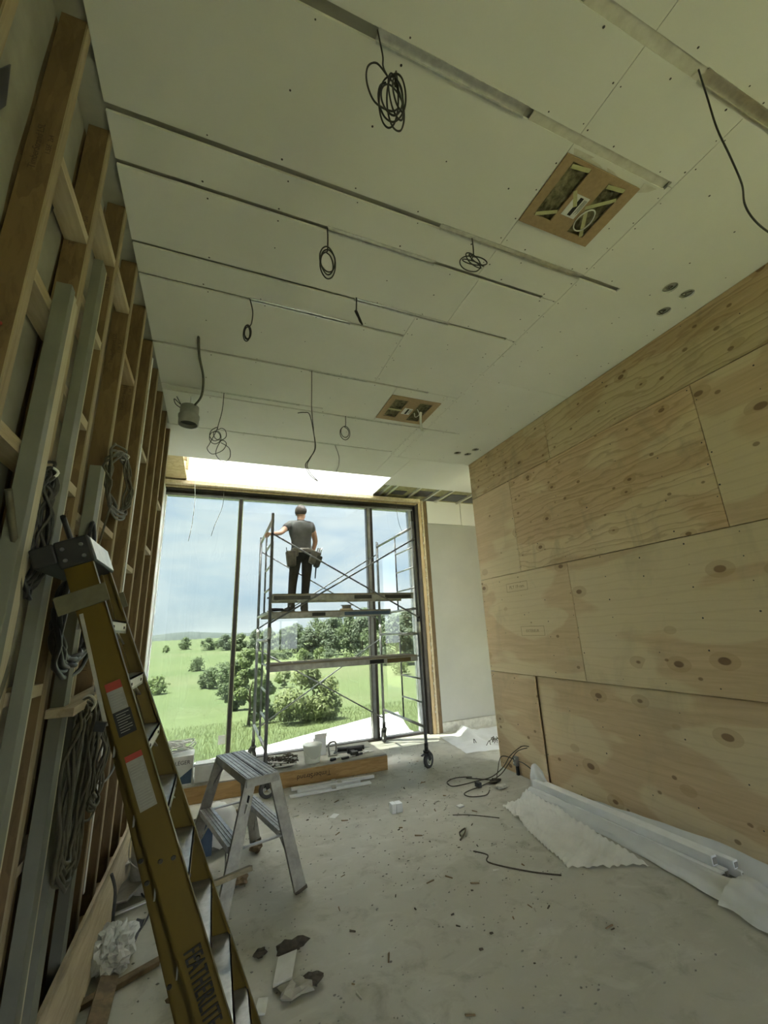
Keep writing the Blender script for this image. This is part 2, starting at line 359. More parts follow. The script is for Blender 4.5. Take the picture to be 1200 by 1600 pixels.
        if parent is not None:
            o.parent = parent; po = Vector(parent['_o']) if '_o' in parent else Vector((0, 0, 0)); o.location = origin - po
        else: o.location = origin
        o['_o'] = tuple(origin)
        if bevel:
            md = o.modifiers.new('bevel', 'BEVEL'); md.width = bevel; md.segments = seg; md.limit_method = 'ANGLE'; md.angle_limit = .6
        return o
def empty(name, loc):
    o = bpy.data.objects.new(name, None); COL.objects.link(o); o.location = loc; o['_o'] = tuple(loc); o.empty_display_size = .1; return o
def tag(o, label, cat=None, group=None, kind=None):
    if label: o['label'] = label
    if cat: o['category'] = cat
    if group: o['group'] = group
    if kind: o['kind'] = kind
    return o
def struct(o, label=None, cat=None): o['kind'] = 'structure'; return tag(o, label, cat)
def cr(pts, n=8, closed=False):      # Catmull-Rom
    P = [Vector(p) for p in pts]; K = len(P); out = []
    for i in range(K if closed else K - 1):
        g = lambda j: P[j % K] if closed else P[max(0, min(K - 1, j))]
        a, b, c, d = g(i - 1), g(i), g(i + 1), g(i + 2)
        for k in range(n):
            t = k / n; out.append(.5 * (2 * b + (c - a) * t + (2 * a - 5 * b + 4 * c - d) * t * t + (3 * b - a - 3 * c + d) * t ** 3))
    if not closed: out.append(P[-1])
    return out
def text(body, size, mat, parent, mtx, name='lettering', ext=.0006, sx=1.0, align='CENTER', bold=0.0, space=1.0):
    cu = bpy.data.curves.new(name, 'FONT'); cu.body = body; cu.size = size; cu.extrude = ext; cu.align_x = align; cu.align_y = 'CENTER'; cu.materials.append(M[mat])
    t = bpy.data.objects.new(name, cu); COL.objects.link(t); cu.offset = bold; cu.space_character = space; dg = bpy.context.evaluated_depsgraph_get(); me = bpy.data.meshes.new_from_object(t.evaluated_get(dg)); me.name = name
    bpy.data.objects.remove(t); bpy.data.curves.remove(cu); o = bpy.data.objects.new(name, me); COL.objects.link(o); o.parent = parent
    po = Vector(parent['_o']); o.matrix_local = Matrix.Translation(-po) @ mtx @ Matrix.Diagonal((sx, 1, 1, 1)); return o
def frame(o, x, y):      # matrix with local x, y axes (z = x cross y) at point o
    x = Vector(x).normalized(); y = Vector(y); y = (y - x * y.dot(x)).normalized(); z = x.cross(y); o = Vector(o)
    return Matrix(((x.x, y.x, z.x, o.x), (x.y, y.y, z.y, o.y), (x.z, y.z, z.z, o.z), (0, 0, 0, 1)))
# ================================================================== the room
XL, XS, XR = -.63, -.87, 3.53        # stud faces, sheathing, plywood wall
HC, YE, YW, YB = 4.16, 5.03, 7.15, -3.6   # ceiling, end of plywood wall, window plane, back of the room
XA = 5.4                                  # far side of the alcove
fl = MB().box(-1.0, XA + .1, YB - .1, 7.28, -.25, 0).build('floor', 'concrete'); struct(fl, 'dusty pale concrete floor', 'floor')

# ---- ceiling: dark void board with drywall panels under it
cb = MB()
for r in ((-.9, XA, YB, 5.82), (-.9, -.57, 5.82, 7.15), (2.58, XA, 5.82, 6.22), (-.57, 2.58, 6.78, 7.15)): cb.box(r[0], r[1], r[2], r[3], HC + .024, HC + .07)
ceil = cb.build('ceiling', 'ceiling_void'); struct(ceil, 'drywall ceiling with long open slots for lights', 'ceiling')
# long slots: y, x end, width
SLOT = {'B': (.605, 2.75, .052), 'A': (1.01, 2.30, .046), '1': (1.68, 2.71, .036), '2': (1.932, 2.19, .032), '3': (2.42, 2.23, .028), '4': (2.672, 1.352, .025),
        '5': (3.395, 1.97, .026), '6': (4.04, .98, .02), '7': (4.14, 2.82, .022), '8': (4.90, 2.18, .020)}
slots = [(XL, e, y - wd / 2, y + wd / 2) for (y, e, wd) in SLOT.values()]
BOARDS = [(1.605, 2.145, 1.075, 1.47), (1.62, 2.205, 3.54, 4.04)]
HOLES = [(3.075, 1.528), (3.268, 1.528), (3.274, 1.718), (3.118, 4.678), (3.29, 4.675), (3.31, 4.508)]
HR = .052
def slab(mb, x0, x1, y0, y1, cuts):
    for i, (a, b, c, d) in enumerate(cuts):
        if a < x1 - 1e-6 and b > x0 + 1e-6 and c < y1 - 1e-6 and d > y0 + 1e-6:
            rest = cuts[i + 1:]
            if y0 < c: slab(mb, x0, x1, y0, c, rest)
            if d < y1: slab(mb, x0, x1, d, y1, rest)
            c2, d2 = max(y0, c), min(y1, d)
            if x0 < a: slab(mb, x0, a, c2, d2, rest)
            if b < x1: slab(mb, b, x1, c2, d2, rest)
            return
    mb.box(x0, x1, y0, y1, HC, HC + .016)
def holed_plate(mb, cx, cy, h, r, n=24):
    b = len(mb.v); sq = []
    for k in range(n):
        t = 2 * PI * k / n; c, s_ = math.cos(t), math.sin(t); q = h / max(abs(c), abs(s_)); sq.append((cx + c * q, cy + s_ * q, c, s_))
    for z in (HC, HC + .016):
        for (px, py, c, s_) in sq: mb.v += [Vector((px, py, z)), Vector((cx + c * r, cy + s_ * r, z))]
    for k in range(n):
        l = (k + 1) % n; A = b + 2 * k; B = b + 2 * l; o2 = 2 * n
        mb.face((A, A + 1, B + 1, B)); mb.face((A + o2, B + o2, B + 1 + o2, A + 1 + o2)); mb.face((A + 1, A + 1 + o2, B + 1 + o2, B + 1))
PANELS = [(XL, 1.6, YB, .605), (1.6, XR, YB, -.6), (1.6, XR, -.6, .605), (XL, 1.6, .605, 1.01), (1.6, 2.335, .605, 1.01),
          (XL, 1.6, 1.01, 1.68), (1.6, 2.335, 1.01, 1.68), (XL, 1.6, 1.68, 1.932), (1.6, 2.335, 1.68, 1.932), (XL, 1.63, 1.932, 2.42), (1.63, 2.335, 1.932, 2.42),
          (XL, 1.355, 2.42, 2.672), (XL, 1.355, 2.672, 3.395), (1.355, 2.335, 2.42, 3.395), (XL, 1.615, 3.395, 4.14), (1.615, 2.215, 3.395, 4.14),
          (2.215, 2.335, 3.395, 5.05), (XL, 2.215, 4.14, 4.90), (-.86, 2.215, 4.90, 5.85), (2.335, XR, .605, 2.995), (2.335, XR, 2.995, YE), (2.335, XR, YE, 5.05),
          (2.215, 2.56, 5.05, 5.85), (2.56, XA, 5.05, 6.2)]
hs = .062
cuts = slots + BOARDS + [(x - hs, x + hs, y - hs, y + hs) for x, y in HOLES]
for (x0, x1, y0, y1) in PANELS:
    g = .0018; mb = MB(); slab(mb, x0 + g, x1 - g, y0 + g, y1 - g, cuts)
    for (hx, hy) in HOLES:
        if x0 < hx < x1 and y0 < hy < y1: holed_plate(mb, hx, hy, hs, HR)
    mb.build('drywall_panel', 'drywall', ceil)
# aluminium light channels set in the slots
for k, a, b in (('A', .486, 1.266), ('B', 1.95, 2.75), ('1', 1.165, 2.33), ('2', .50, 1.257), ('3', .833, 1.652), ('4', .094, .881), ('5', .694, 1.28), ('6', -.085, .72), ('7', 1.30, 2.00), ('8', .55, 1.42)):
    y, e, wd = SLOT[k]; h = wd / 2; t = .004; z0 = HC - .004
    mb = MB(); mb.box(a, b, y - h - .004, y - h + t, z0, HC + .03); mb.box(a, b, y + h - t, y + h + .004, z0, HC + .03); mb.box(a, b, y - h + t, y + h - t, HC + .012, HC + .016)
    mb.build('light_channel', 'galvanized', ceil)
for a, b, y, wd in ((1.24, 1.95, .605, .058), (1.30, 2.28, 1.012, .047)):      # plaster smeared in the slots
    mb = MB(); mb.grid(lambda u, v: (a + (b - a) * u, y - wd / 2 + wd * v, HC + .004 + .006 * mnoise.noise(Vector((u * 14, v * 2, y)))), 40, 4); mb.build('plaster_smear', 'plaster', ceil)
for pts in ([(1.615, 1.046), (1.76, 1.044), (1.745, 1.056), (1.82, 1.062), (1.85, 1.072), (1.64, 1.073)], [(1.87, 1.058), (1.93, 1.063), (1.97, 1.073), (1.89, 1.073)], [(2.15, 1.045), (2.25, 1.044), (2.22, 1.075), (2.16, 1.10)]):
    MB().prism([(x, y, HC - .001) for x, y in pts], (0, 0, -.001)).build('torn_paper', 'plaster', ceil)
# screw heads
mb = MB(); rs = random.Random(3)
def dot(x, y, r=.006):
    if any(a - .01 < x < b + .01 and c - .01 < y < d + .01 for a, b, c, d in cuts): return
    b0 = len(mb.v); mb.v += [Vector((x + r * math.cos(t * PI / 3), y + r * math.sin(t * PI / 3), HC - .0015)) for t in range(6)]; mb.face(range(b0, b0 + 6))
for x in [-.2 + .4 * i for i in range(10)]:
    for y in [.3, .55, .66, .96, 1.06, 1.33, 1.64, 1.72, 1.90, 1.97, 2.18, 2.39, 2.45, 2.64, 2.70, 3.0, 3.36, 3.43, 3.8, 4.1, 4.18, 4.5, 4.87, 4.94]:
        if rs.random() < .72 and x < 3.45: dot(x + rs.uniform(-.03, .03), y + rs.uniform(-.012, .012), rs.uniform(.004, .0065))
for X, y0, y1 in ((1.6, .1, 1.9), (1.355, 2.45, 3.35), (2.335, .4, 5.0), (2.215, 3.45, 5.0)):
    y = y0
    while y < y1:
        for s_ in (-.022, .022): dot(X + s_ + rs.uniform(-.004, .004), y + rs.uniform(-.02, .02), rs.uniform(.0035, .0055))
        y += .17
so_ = mb.build('drywall_screws', 'screw', ceil); so_['kind'] = 'stuff'
# bay at the window: bare sheathing left of the light well, insulation and furring right of it
MB().box(-.86, -.545, 5.86, 7.10, HC + .01, HC + .03).build('sheathing_board', 'osb_pale', ceil)
MB().box(2.57, XA, 6.2, 7.12, HC + .05, HC + .15).build('insulation_batt', 'insulation_yellow', ceil)
for X in (2.72, 2.86, 3.32, 3.72, 4.0, 4.5, 5.0):
    mb = MB(); mb.box(X - .02, X + .02, 6.1, 7.1, HC + .018, HC + .024); mb.box(X - .035, X - .02, 6.1, 7.1, HC + .040, HC + .044); mb.box(X + .02, X + .035, 6.1, 7.1, HC + .040, HC + .044)
    mb.box(X - .022, X - .018, 6.1, 7.1, HC + .02, HC + .042); mb.box(X + .018, X + .022, 6.1, 7.1, HC + .02, HC + .042); mb.build('furring_channel', 'galvanized', ceil)
for x0, y0, dx, dy in ((2.93, 6.55, .25, .2), (3.4, 6.45, .28, .3), (3.78, 6.7, .2, .3), (4.1, 6.5, .35, .4), (4.6, 6.4, .3, .5)):
    MB().box(x0, x0 + dx, y0, y0 + dy, HC + .0405, HC + .052).build('dark_membrane', 'foil_dark', ceil)

# ---- light well and skylight
WX0, WX1, WY0, WY1, WT = -.54, 2.56, 5.85, 6.75, 5.60
wl = MB().box(WX0 - .02, WX1 + .02, WY1 + .012, WY1 + .03, HC - .02, WT).build('wall_skylight_far', 'ceiling_void'); struct(wl)
for x0, x1, z0, z1 in ((WX0 + .15, WX1, HC - .02, 4.385), (WX0 + .15, WX1, 4.392, WT), (WX0, WX0 + .147, HC - .02, WT)): MB().box(x0, x1, WY1, WY1 + .012, z0, z1).build('drywall_panel', 'drywall_white', wl)
struct(MB().box(WX1, WX1 + .02, WY0, WY1, HC, WT).build('wall_skylight_right', 'drywall_white'))
struct(MB().box(WX0 - .02, WX1 + .02, WY0 - .02, WY0, HC + .016, WT).build('wall_skylight_near', 'drywall_white'))
wll = struct(MB().box(WX0 - .02, WX0, WY0, WY1, HC, WT).build('wall_skylight_left', 'osb_pale'))
for y in (6.0, 6.35): MB().box(WX0 - .0, WX0 + .04, y, y + .04, HC + .02, WT).build('batten', 'pine_pale', wll)
rf = MB()
for r in ((-1.0, XA + .1, YB - .1, WY0), (-1.0, WX0, WY0, WY1), (WX1, XA + .1, WY0, WY1), (-1.0, XA + .1, WY1, 7.3)): rf.box(r[0], r[1], r[2], r[3], WT, WT + .12)
struct(rf.build('roof', 'roofing'))
sk = struct(MB().box(WX0, WX1, WY0, WY1, WT + .05, WT + .052).build('window_skylight', 'glazing_frosted'))
MB().box(.98, 1.02, WY0, WY1, WT + .02, WT + .06).build('skylight_bar', 'frame_grey', sk)

# ---- outer walls
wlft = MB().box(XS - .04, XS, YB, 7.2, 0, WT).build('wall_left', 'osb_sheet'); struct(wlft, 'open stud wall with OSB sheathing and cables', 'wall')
wb = MB(); wb.box(-1, XA, YB - .1, YB, 0, .25); wb.box(-1, XA, YB - .1, YB, 2.7, WT); wb.box(-1, 1.8, YB - .1, YB, .25, 2.7); wb.box(3.3, XA, YB - .1, YB, .25, 2.7)
struct(wb.build('wall_back', 'drywall'))
wk = struct(MB().box(1.8, 3.3, YB - .06, YB - .055, .25, 2.7).build('window_added_back', 'glass_clear'))  # unseen window added behind the camera to brighten the room
for x in (1.83, 2.55, 3.27): MB().box(x - .03, x + .03, YB - .09, YB - .02, .25, 2.7).build('window_frame', 'frame_dark', wk)
was = MB(); was.box(XA, XA + .1, YE - 3, 5.2, 0, WT); was.box(XA, XA + .1, 5.2, 6.95, 0, .2); was.box(XA, XA + .1, 5.2, 6.95, 1.6, WT); was.box(XA, XA + .1, 6.95, 7.25, 0, WT); struct(was.build('wall_alcove_side', 'drywall'))
struct(MB().box(XA + .04, XA + .045, 5.2, 6.95, .2, 1.6).build('window_added_alcove', 'glass_side'))  # unseen side window, added to bring more light to the window end
wr = MB().box(XR + .055, XR + .18, YB, YE - .012, 0, HC + .05).build('wall_right', 'pine_upright'); struct(wr, 'right wall clad in large plywood sheets', 'wall')
T = .018
SH = [(4.18, YE, 0, 1.15, 0, 'plywood'), (1.74, 4.18, 0, 1.15, .034, 'plywood'), (-.70, 1.74, 0, 1.15, .034, 'plywood'), (YB, -.7, 0, 1.15, .034, 'plywood'),
      (3.41, YE, 1.155, 2.37, 0, 'plywood'), (.97, 3.41, 1.155, 2.37, 0, 'plywood'), (-1.47, .97, 1.155, 2.37, 0, 'plywood'), (YB, -1.47, 1.155, 2.37, 0, 'plywood'),
      (4.16, YE, 2.373, 3.585, 0, 'plywood'), (1.815, 4.16, 2.373, 3.585, 0, 'plywood_rough'), (-.62, 1.815, 2.373, 3.585, 0, 'plywood'), (YB, -.62, 2.373, 3.585, 0, 'plywood_rough'),
      (3.405, YE, 3.588, HC, 0, 'plywood_stained'), (.965, 3.405, 3.588, HC, 0, 'plywood_stained'), (-1.47, .965, 3.588, HC, 0, 'plywood_stained'), (YB, -1.47, 3.588, HC, 0, 'plywood')]
sheets = []
for (y0, y1, z0, z1, rec, mt) in SH:
    g = .0025
    o = MB().box(XR + rec * .9 - (0 if not rec else 0), XR + T + rec * .9, y0 + g, y1 - g, z0 + g, z1 - g).build('plywood_sheet', mt, wr); sheets.append(o)
mb = MB()      # screw holes
rs = random.Random(5)
for (y0, y1, z0, z1, rec, mt) in SH:
    if y1 < .2: continue
    ys = [y0 + .02, y1 - .02] + [y0 + .4 * i for i in range(1, 7) if y0 + .4 * i < y1 - .05]
    for y in ys:
        z = z0 + .06
        while z < z1:
            if rs.random() < .55:
                xx = XR + rec * .9 - .0012; r = rs.uniform(.004, .008); yy = y + rs.uniform(-.012, .012); b0 = len(mb.v)
                mb.v += [Vector((xx, yy + r * math.cos(t * PI / 3), z + r * math.sin(t * PI / 3))) for t in range(6)]; mb.face(range(b0, b0 + 6))
            z += rs.uniform(.16, .28)
o = mb.build('plywood_screws', 'screw', wr); o['kind'] = 'stuff'
for (y, z, h, body) in ((4.28, 2.20, .06, 'PLY 19 mm'), (4.1, 1.66, .045, 'EXTERIEUR')):      # faint mill stamps
    f = frame((XR - .001, y, z), (0, -1, 0), (0, 0, 1)); o = text(body, h, 'print_faint', sheets[4], f, 'mill_stamp', .0003)
    mb = MB(); a, b = .20, .055
    for (u0, u1, v0, v1) in ((-a, a, -b, -b + .004), (-a, a, b - .004, b), (-a, -a + .004, -b, b), (a - .004, a, -b, b)): mb.box(XR - .0012, XR - .0004, y + u0, y + u1, z + v0, z + v1)
    mb.build('stamp_border', 'print_faint', sheets[4])
# ---- alcove wall beside the window
aw = MB().box(3.79, XA, 7.03, 7.2, 0, WT).build('wall_alcove', 'ceiling_void'); struct(aw, 'grey drywall beside the window', 'wall')
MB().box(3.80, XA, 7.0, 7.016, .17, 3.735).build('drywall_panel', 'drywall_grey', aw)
MB().box(3.80, 4.57, 6.982, 7.0, 3.74, HC + .05).build('drywall_panel', 'drywall', aw)
MB().box(4.58, XA, 6.982, 7.0, 3.74, HC + .05).build('drywall_panel', 'drywall', aw)
MB().box(3.80, XA, 7.012, 7.03, 0, .15).build('drywall_strip', 'scrap_pale', aw)
for i, (x0, x1, y0, y1, mt, nm) in enumerate(((3.54, 3.60, 7.0, 7.2, 'frame_dark', 'jamb_strip'), (3.60, 3.66, 6.97, 7.2, 'pine_upright', 'jamb_board'), (3.66, 3.70, 6.95, 7.2, 'pine_pale', 'jamb_board'), (3.70, 3.79, 6.98, 7.2, 'strand_lumber', 'stud'))):
    o = MB().box(x0 + .001, x1 - .001, y0, y1, 0, HC + .03).build('trim_%d' % (i + 1), mt); struct(o)
mb = MB(); rs = random.Random(8)
for i in range(22): mb.blob((3.66 + rs.uniform(-.006, .006), 6.955, .3 + i * .17 + rs.uniform(-.05, .05)), (.01, .008, rs.uniform(.015, .04)), 6, 4)
struct(mb.build('trim_5', 'scrap_pale'))
# ---- header over the window
for i, (y0, y1, z0, z1, mt) in enumerate(((6.752, 6.84, 4.085, 4.14, 'pine_pale'), (6.84, 6.90, 4.10, 4.155, 'strand_lumber'), (6.90, 6.98, 4.085, 4.15, 'pine'), (6.98, 7.1, 4.075, 4.2, 'frame_dark'), (7.1, 7.2, 4.075, WT, 'frame_dark'))):
    struct(MB().box(XS + .01, 3.538, y0 + .001, y1 - .001, z0, z1).build('trim_%d' % (i + 6), mt))
# ---- the window wall
w1 = MB().box(XS, 3.538, 7.08, 7.21, 0, .035).build('window_1', 'frame_dark'); struct(w1, 'floor to ceiling window of three tall panes', 'window')
def wf(x0, x1, y0, y1, z0, z1, mt, nm='window_frame'): return MB().box(x0, x1, y0, y1, z0, z1).build(nm, mt, w1)
wf(XS, 3.538, 7.11, 7.21, 4.0, 4.074, 'frame_grey'); wf(XS, 3.538, 7.09, 7.11, 4.035, 4.074, 'frame_dark')
wf(3.43, 3.50, 7.10, 7.20, .036, 3.999, 'frame_grey'); wf(3.501, 3.538, 7.06, 7.20, .036, 3.999, 'frame_dark')
wf(XS, -.835, 7.10, 7.20, .036, 3.999, 'membrane_white')
wf(.275, .325, 7.10, 7.20, .036, 3.999, 'frame_dark', 'mullion'); wf(.263, .274, 7.105, 7.12, .036, 3.999, 'gasket_green', 'mullion_tape'); wf(.326, .337, 7.105, 7.12, .036, 3.999, 'gasket_green', 'mullion_tape')
wf(2.565, 2.625, 7.10, 7.20, .036, 3.999, 'frame_grey', 'mullion'); wf(2.6255, 2.67, 7.09, 7.20, .036, 3.999, 'frame_dark', 'mullion'); wf(2.555, 2.5645, 7.09, 7.2, .036, 3.999, 'frame_dark', 'mullion')
for x0, x1, mt in ((-.834, .274, 'glass_dusty'), (.326, 2.554, 'glass'), (2.671, 3.429, 'glass')): MB().box(x0, x1, 7.145, 7.150, .036, 3.999).build('pane', mt, w1)
MB().box(.16, .262, 7.135, 7.14, .25, .37).build('pane_sticker', 'paper_white', w1)
# bay side wall lining
for y0, y1 in ((5.12, 6.1), (6.1, 7.08)): MB().box(XS, XS + .02, y0 + .004, y1 - .004, .01, HC).build('lining_board', 'membrane_white', wlft)

# ================================================================== the stud wall
rs = random.Random(21)
XB = XL - .092
STY = [1.40 + .406 * i for i in range(-6, 9)] + [5.03]
TS = .042
for i, y in enumerate(STY):
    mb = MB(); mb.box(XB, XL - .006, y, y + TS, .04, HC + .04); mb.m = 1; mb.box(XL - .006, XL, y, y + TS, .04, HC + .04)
    st = mb.build('stud', ['strand_lumber', 'strand_edge_lit'], wlft)
    if i in (6, 7, 8, 9, 10):
        z = {6: 3.45, 7: 3.55, 8: 3.6, 9: 3.5, 10: 3.4}[i]
        for kk, (dz, h, dx, bd) in enumerate(((0, .030, -.06, 'TimberStrand LSL'), (.02, .022, -.026, '1.55E  2x4'), (-1.75, .036, -.055, '1.55E   II'), (-1.3, .024, -.03, '50  LSL'))):
            f = frame((XL + dx, y - .001, z + dz), (0, 0, 1), (-1, 0, 0)); text(bd, h, 'print_brown', st, f, 'mill_stamp', .0003)
MB().box(XB, XL, YB, 5.07, .001, .04).build('bottom_plate', 'pine', wlft)
for k in range(8):
    y0 = -1.65 + 1.22 * k
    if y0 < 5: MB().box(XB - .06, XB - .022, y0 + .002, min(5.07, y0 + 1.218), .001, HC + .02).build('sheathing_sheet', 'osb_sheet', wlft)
# blocking between studs
for i in range(len(STY) - 1):
    y0, y1 = STY[i] + TS + .001, STY[i + 1] - .001
    if y1 < .9 or y1 - y0 < .1: continue
    if 1.4 < y0 < 2.2:
        for z in ((3.46, 2.93, 2.36, 1.5) if y0 < 1.7 else (3.74, 3.20, 2.74, 2.40, 1.55)): MB().box(XL - .09, XL - .006, y0, y1, z, z + .045).build('blocking', 'pine_pale', wlft)
        continue
    for z in (1.02, 1.72, 2.42, 3.08, 3.62):
        z += rs.uniform(-.16, .16)
        if rs.random() < .42 or (z > 3.4 and y0 < 1.9): continue
        d = rs.choice((.07, .084)); h = rs.choice((.038, .038, .089))
        MB().box(XL - .006 - d, XL - .006, y0, y1, z, z + h).build('blocking', rs.choice(('pine_pale', 'pine', 'pine_pale')), wlft)
# pale insulation membrane in the nearest bays, dark foil showing through slits
for i in range(4, 9):
    y0, y1 = STY[i] + TS, STY[i + 1]
    if y1 > 2.7: break
    mb = MB(); mb.grid(lambda u, v: (XB - .012 + .010 * mnoise.noise(Vector((u * 3, v * 9, i))), y0 + .002 + (y1 - y0 - .004) * u, .05 + (HC - .06) * v), 8, 40)
    mb.build('membrane_sheet', 'membrane_pale', wlft)
for y, z, h in ((1.55, 2.9, .34), (1.62, 3.35, .30), (1.95, 3.0, .36), (2.0, 3.7, .24), (1.2, 3.25, .28), (1.98, 2.35, .3)):
    MB().prism([(XB + .004, y, z), (XB + .004, y + .05, z + h * .5), (XB + .004, y + .02, z + h), (XB + .004, y - .03, z + h * .55)], (.004, 0, 0)).build('membrane_slit', 'foil_dark', wlft)
MB().prism([(XB + .004, 1.18, 3.0), (XB + .004, 1.30, 2.9), (XB + .004, 1.34, 3.05), (XB + .004, 1.22, 3.14)], (.01, 0, 0)).build('red_label', 'red_plastic', wlft)
# pale sheathing tape up the double stud
MB().box(XL - .001, XL + .004, 3.49, 3.515, .3, HC - .1).build('edge_tape', 'pvc_white', wlft)
def scribble(parent, ox, oy, oz, ln, amp, mat, yface):
    P = []
    for k in range(90):
        t = k / 89; P.append((ox + amp * math.sin(t * 46) * (.6 + .4 * math.sin(t * 9)), yface, oz + ln * t + .02 * math.cos(t * 46)))
    m2 = MB(); m2.tube(P, .0035, 4); return m2.build('handwriting', mat, parent)
scribble(wlft, XL - .05, 0, 2.25, .45, .022, 'print_red', STY[6] - .004)

# ================================================================== loose boards against the stud wall
def board(name, boxes, label, cat, group=None):
    b0 = boxes[0][0]; e = empty(name, ((b0[0] + b0[1]) / 2, (b0[2] + b0[3]) / 2, b0[4]))
    for bx, mt, nm in boxes: MB().box(*bx).build(nm, mt, e, bevel=.002)
    return tag(e, label, cat, group)
board('metal_stud', [((-.628, -.578, 1.585, 1.625, 0, 3.05), 'grey_paint', 'web'), ((-.628, -.58, 1.626, 1.655, 0, 3.04), 'cream_edge', 'flange'), ((-.628, -.582, 1.657, 1.685, 0, 3.03), 'cream_edge', 'flange')],
      'tall grey metal stud with cream edges, nearest of those against the timber wall', 'metal stud', 'grey metal studs against the stud wall')
board('metal_stud', [((-.628, -.59, 1.885, 1.95, 0, 3.47), 'grey_paint', 'web'), ((-.628, -.591, 1.951, 1.965, 0, 3.47), 'cream_edge', 'flange')],
      'tallest grey metal stud against the timber wall, behind the ladder top cap', 'metal stud', 'grey metal studs against the stud wall')
board('metal_stud', [((-.625, -.575, 2.30, 2.37, 0, 2.60), 'grey_paint', 'web'), ((-.628, -.576, 2.371, 2.39, 0, 2.6), 'cream_edge', 'flange')],
      'grey metal stud just right of the ladder top, under the hanging tan cable coil', 'metal stud', 'grey metal studs against the stud wall')
board('metal_stud', [((-.62, -.56, 2.43, 2.53, 0, 1.43), 'grey_paint', 'web'), ((-.62, -.565, 2.531, 2.55, 0, 1.43), 'cream_edge', 'flange')],
      'short grey metal stud inside the long looped cable bundle', 'metal stud', 'short grey metal studs low on the wall')
board('metal_stud', [((-.62, -.57, 2.86, 2.94, 0, 1.45), 'grey_paint', 'web'), ((-.62, -.575, 2.941, 2.955, 0, 1.45), 'cream_edge', 'flange')],
      'short grey metal stud behind the narrow pointed cable bundle', 'metal stud', 'short grey metal studs low on the wall')
sb = MB().bar((-.575, 2.25, 1.47), (-.575, 3.25, 1.50), .10, .035); o = sb.build('shelf_board', 'pine_pale', bevel=.003); tag(o, 'rough pine board fixed level across the studs, cables hanging below it', 'board')
# long planks lying along the foot of the wall
mb = MB(); rs = random.Random(2)
def pl(u, v):
    y = 1.2 + 3.65 * u; return (-.548 + .055 * (1 - v), y, .02 + (.27 + .02 * math.sin(u * 5)) * v)
mb.grid(pl, 24, 6)
nb = len(mb.v); mb.v += [p + Vector((-.022, 0, -.006)) for p in mb.v[:nb]]; 
for q in list(mb.f): mb.face([i + nb for i in q][::-1])
C_ = 7
ring = [i * C_ for i in range(25)] + [24 * C_ + j for j in range(1, 7)] + [i * C_ + 6 for i in range(23, -1, -1)] + [j for j in range(5, 0, -1)]
for a, b in zip(ring, ring[1:] + ring[:1]): mb.face((a, b, b + nb, a + nb))
tag(mb.build('plywood_strip', 'pine_pale'), 'long pale weathered plywood strip leaning along the foot of the stud wall', 'plank')
tag(MB().bar((-.36, 1.55, .045), (-.40, 3.15, .035), .09, .03, (.3, 0, 1)).build('loose_plank', 'scrap_wood', bevel=.003), 'narrow dark plank on the floor in front of the leaning plywood strip', 'plank')
# ================================================================== outdoors
GP = [(-80, -1.2), (6, -.6), (8, -.8), (12, -1.6), (22, -3.2), (40, -5.0), (80, -6.5), (150, -6), (300, -2.5), (700, .8), (3000, 1.2)]
def gz(x, y):
    for (a, za), (b, zb) in zip(GP, GP[1:]):
        if a <= y <= b: t = (y - a) / (b - a); z = za + (zb - za) * t; break
    else: z = GP[0][1] if y < GP[0][0] else GP[-1][1]
    if y > 60: z += min(1, (y - 60) / 120) * (1.6 * mnoise.noise(Vector((x * .012, y * .01, 0)))) + max(0, min(1, (y - 150) / 200)) * max(0, x - 30) * .03
    elif y > 9: z += .25 * mnoise.noise(Vector((x * .06, y * .06, 3)))
    return z
ys = [-80, -40, -20, -8, 0, 6, 7.3, 8, 9, 10, 11, 12, 14, 16, 18, 20, 22, 25, 28, 32, 36, 40, 46, 52, 60, 70, 80, 95, 110, 130, 150, 180, 220, 260, 300, 380, 500, 700, 1000, 1600, 3000]
us = [-1 + 2 * i / 48 for i in range(49)]
mb = MB(); nx = len(us)
for y in ys:
    wd = 60 + abs(y) * 1.6
    for u in us: x = u * wd + max(0, y) * .3; mb.v.append(Vector((x, y, gz(x, y) if not -4.2 < y < 7.4 else -1.0)))
mb.smooth = True
for i in range(len(ys) - 1):
    for j in range(nx - 1): a = i * nx + j; mb.face((a, a + 1, a + nx + 1, a + nx))
gr = mb.build('ground', 'meadow', origin=(0, 0, 0)); struct(gr, 'green meadow falling away outside the window', 'meadow')
# grass tufts near the house
mb = MB(); rg = random.Random(4)
for i in range(42000):
    y = 8.6 + 30 * rg.random() ** 1.7; x = -4 + rg.random() * (8 + y * .75); z = gz(x, y); h = rg.uniform(.10, .26); a = rg.uniform(0, PI); dx, dy = math.cos(a) * .007 * (1 + y * .05), math.sin(a) * .007
    b0 = len(mb.v); mb.v += [Vector((x - dx, y - dy, z - .03)), Vector((x + dx, y + dy, z - .03)), Vector((x + rg.uniform(-.1, .1), y + rg.uniform(-.1, .1), z + h))]; mb.face((b0, b0 + 1, b0 + 2))
tag(mb.build('grass', 'leaf_light', origin=(0, 0, 0)), 'tall meadow grass below the window', 'grass', kind='stuff')
tag(MB().prism([(-.9, 7.26, -.09), (3.5, 7.26, -.09), (3.5, 7.75, -.09), (4.0, 9.45, -.09), (3.45, 9.33, -.09), (.95, 8.05, -.09), (-.9, 7.30, -.09)], (0, 0, .04)).build('roof_membrane', 'membrane_white'), 'bright white membrane on the ledge right outside the window', 'ledge')
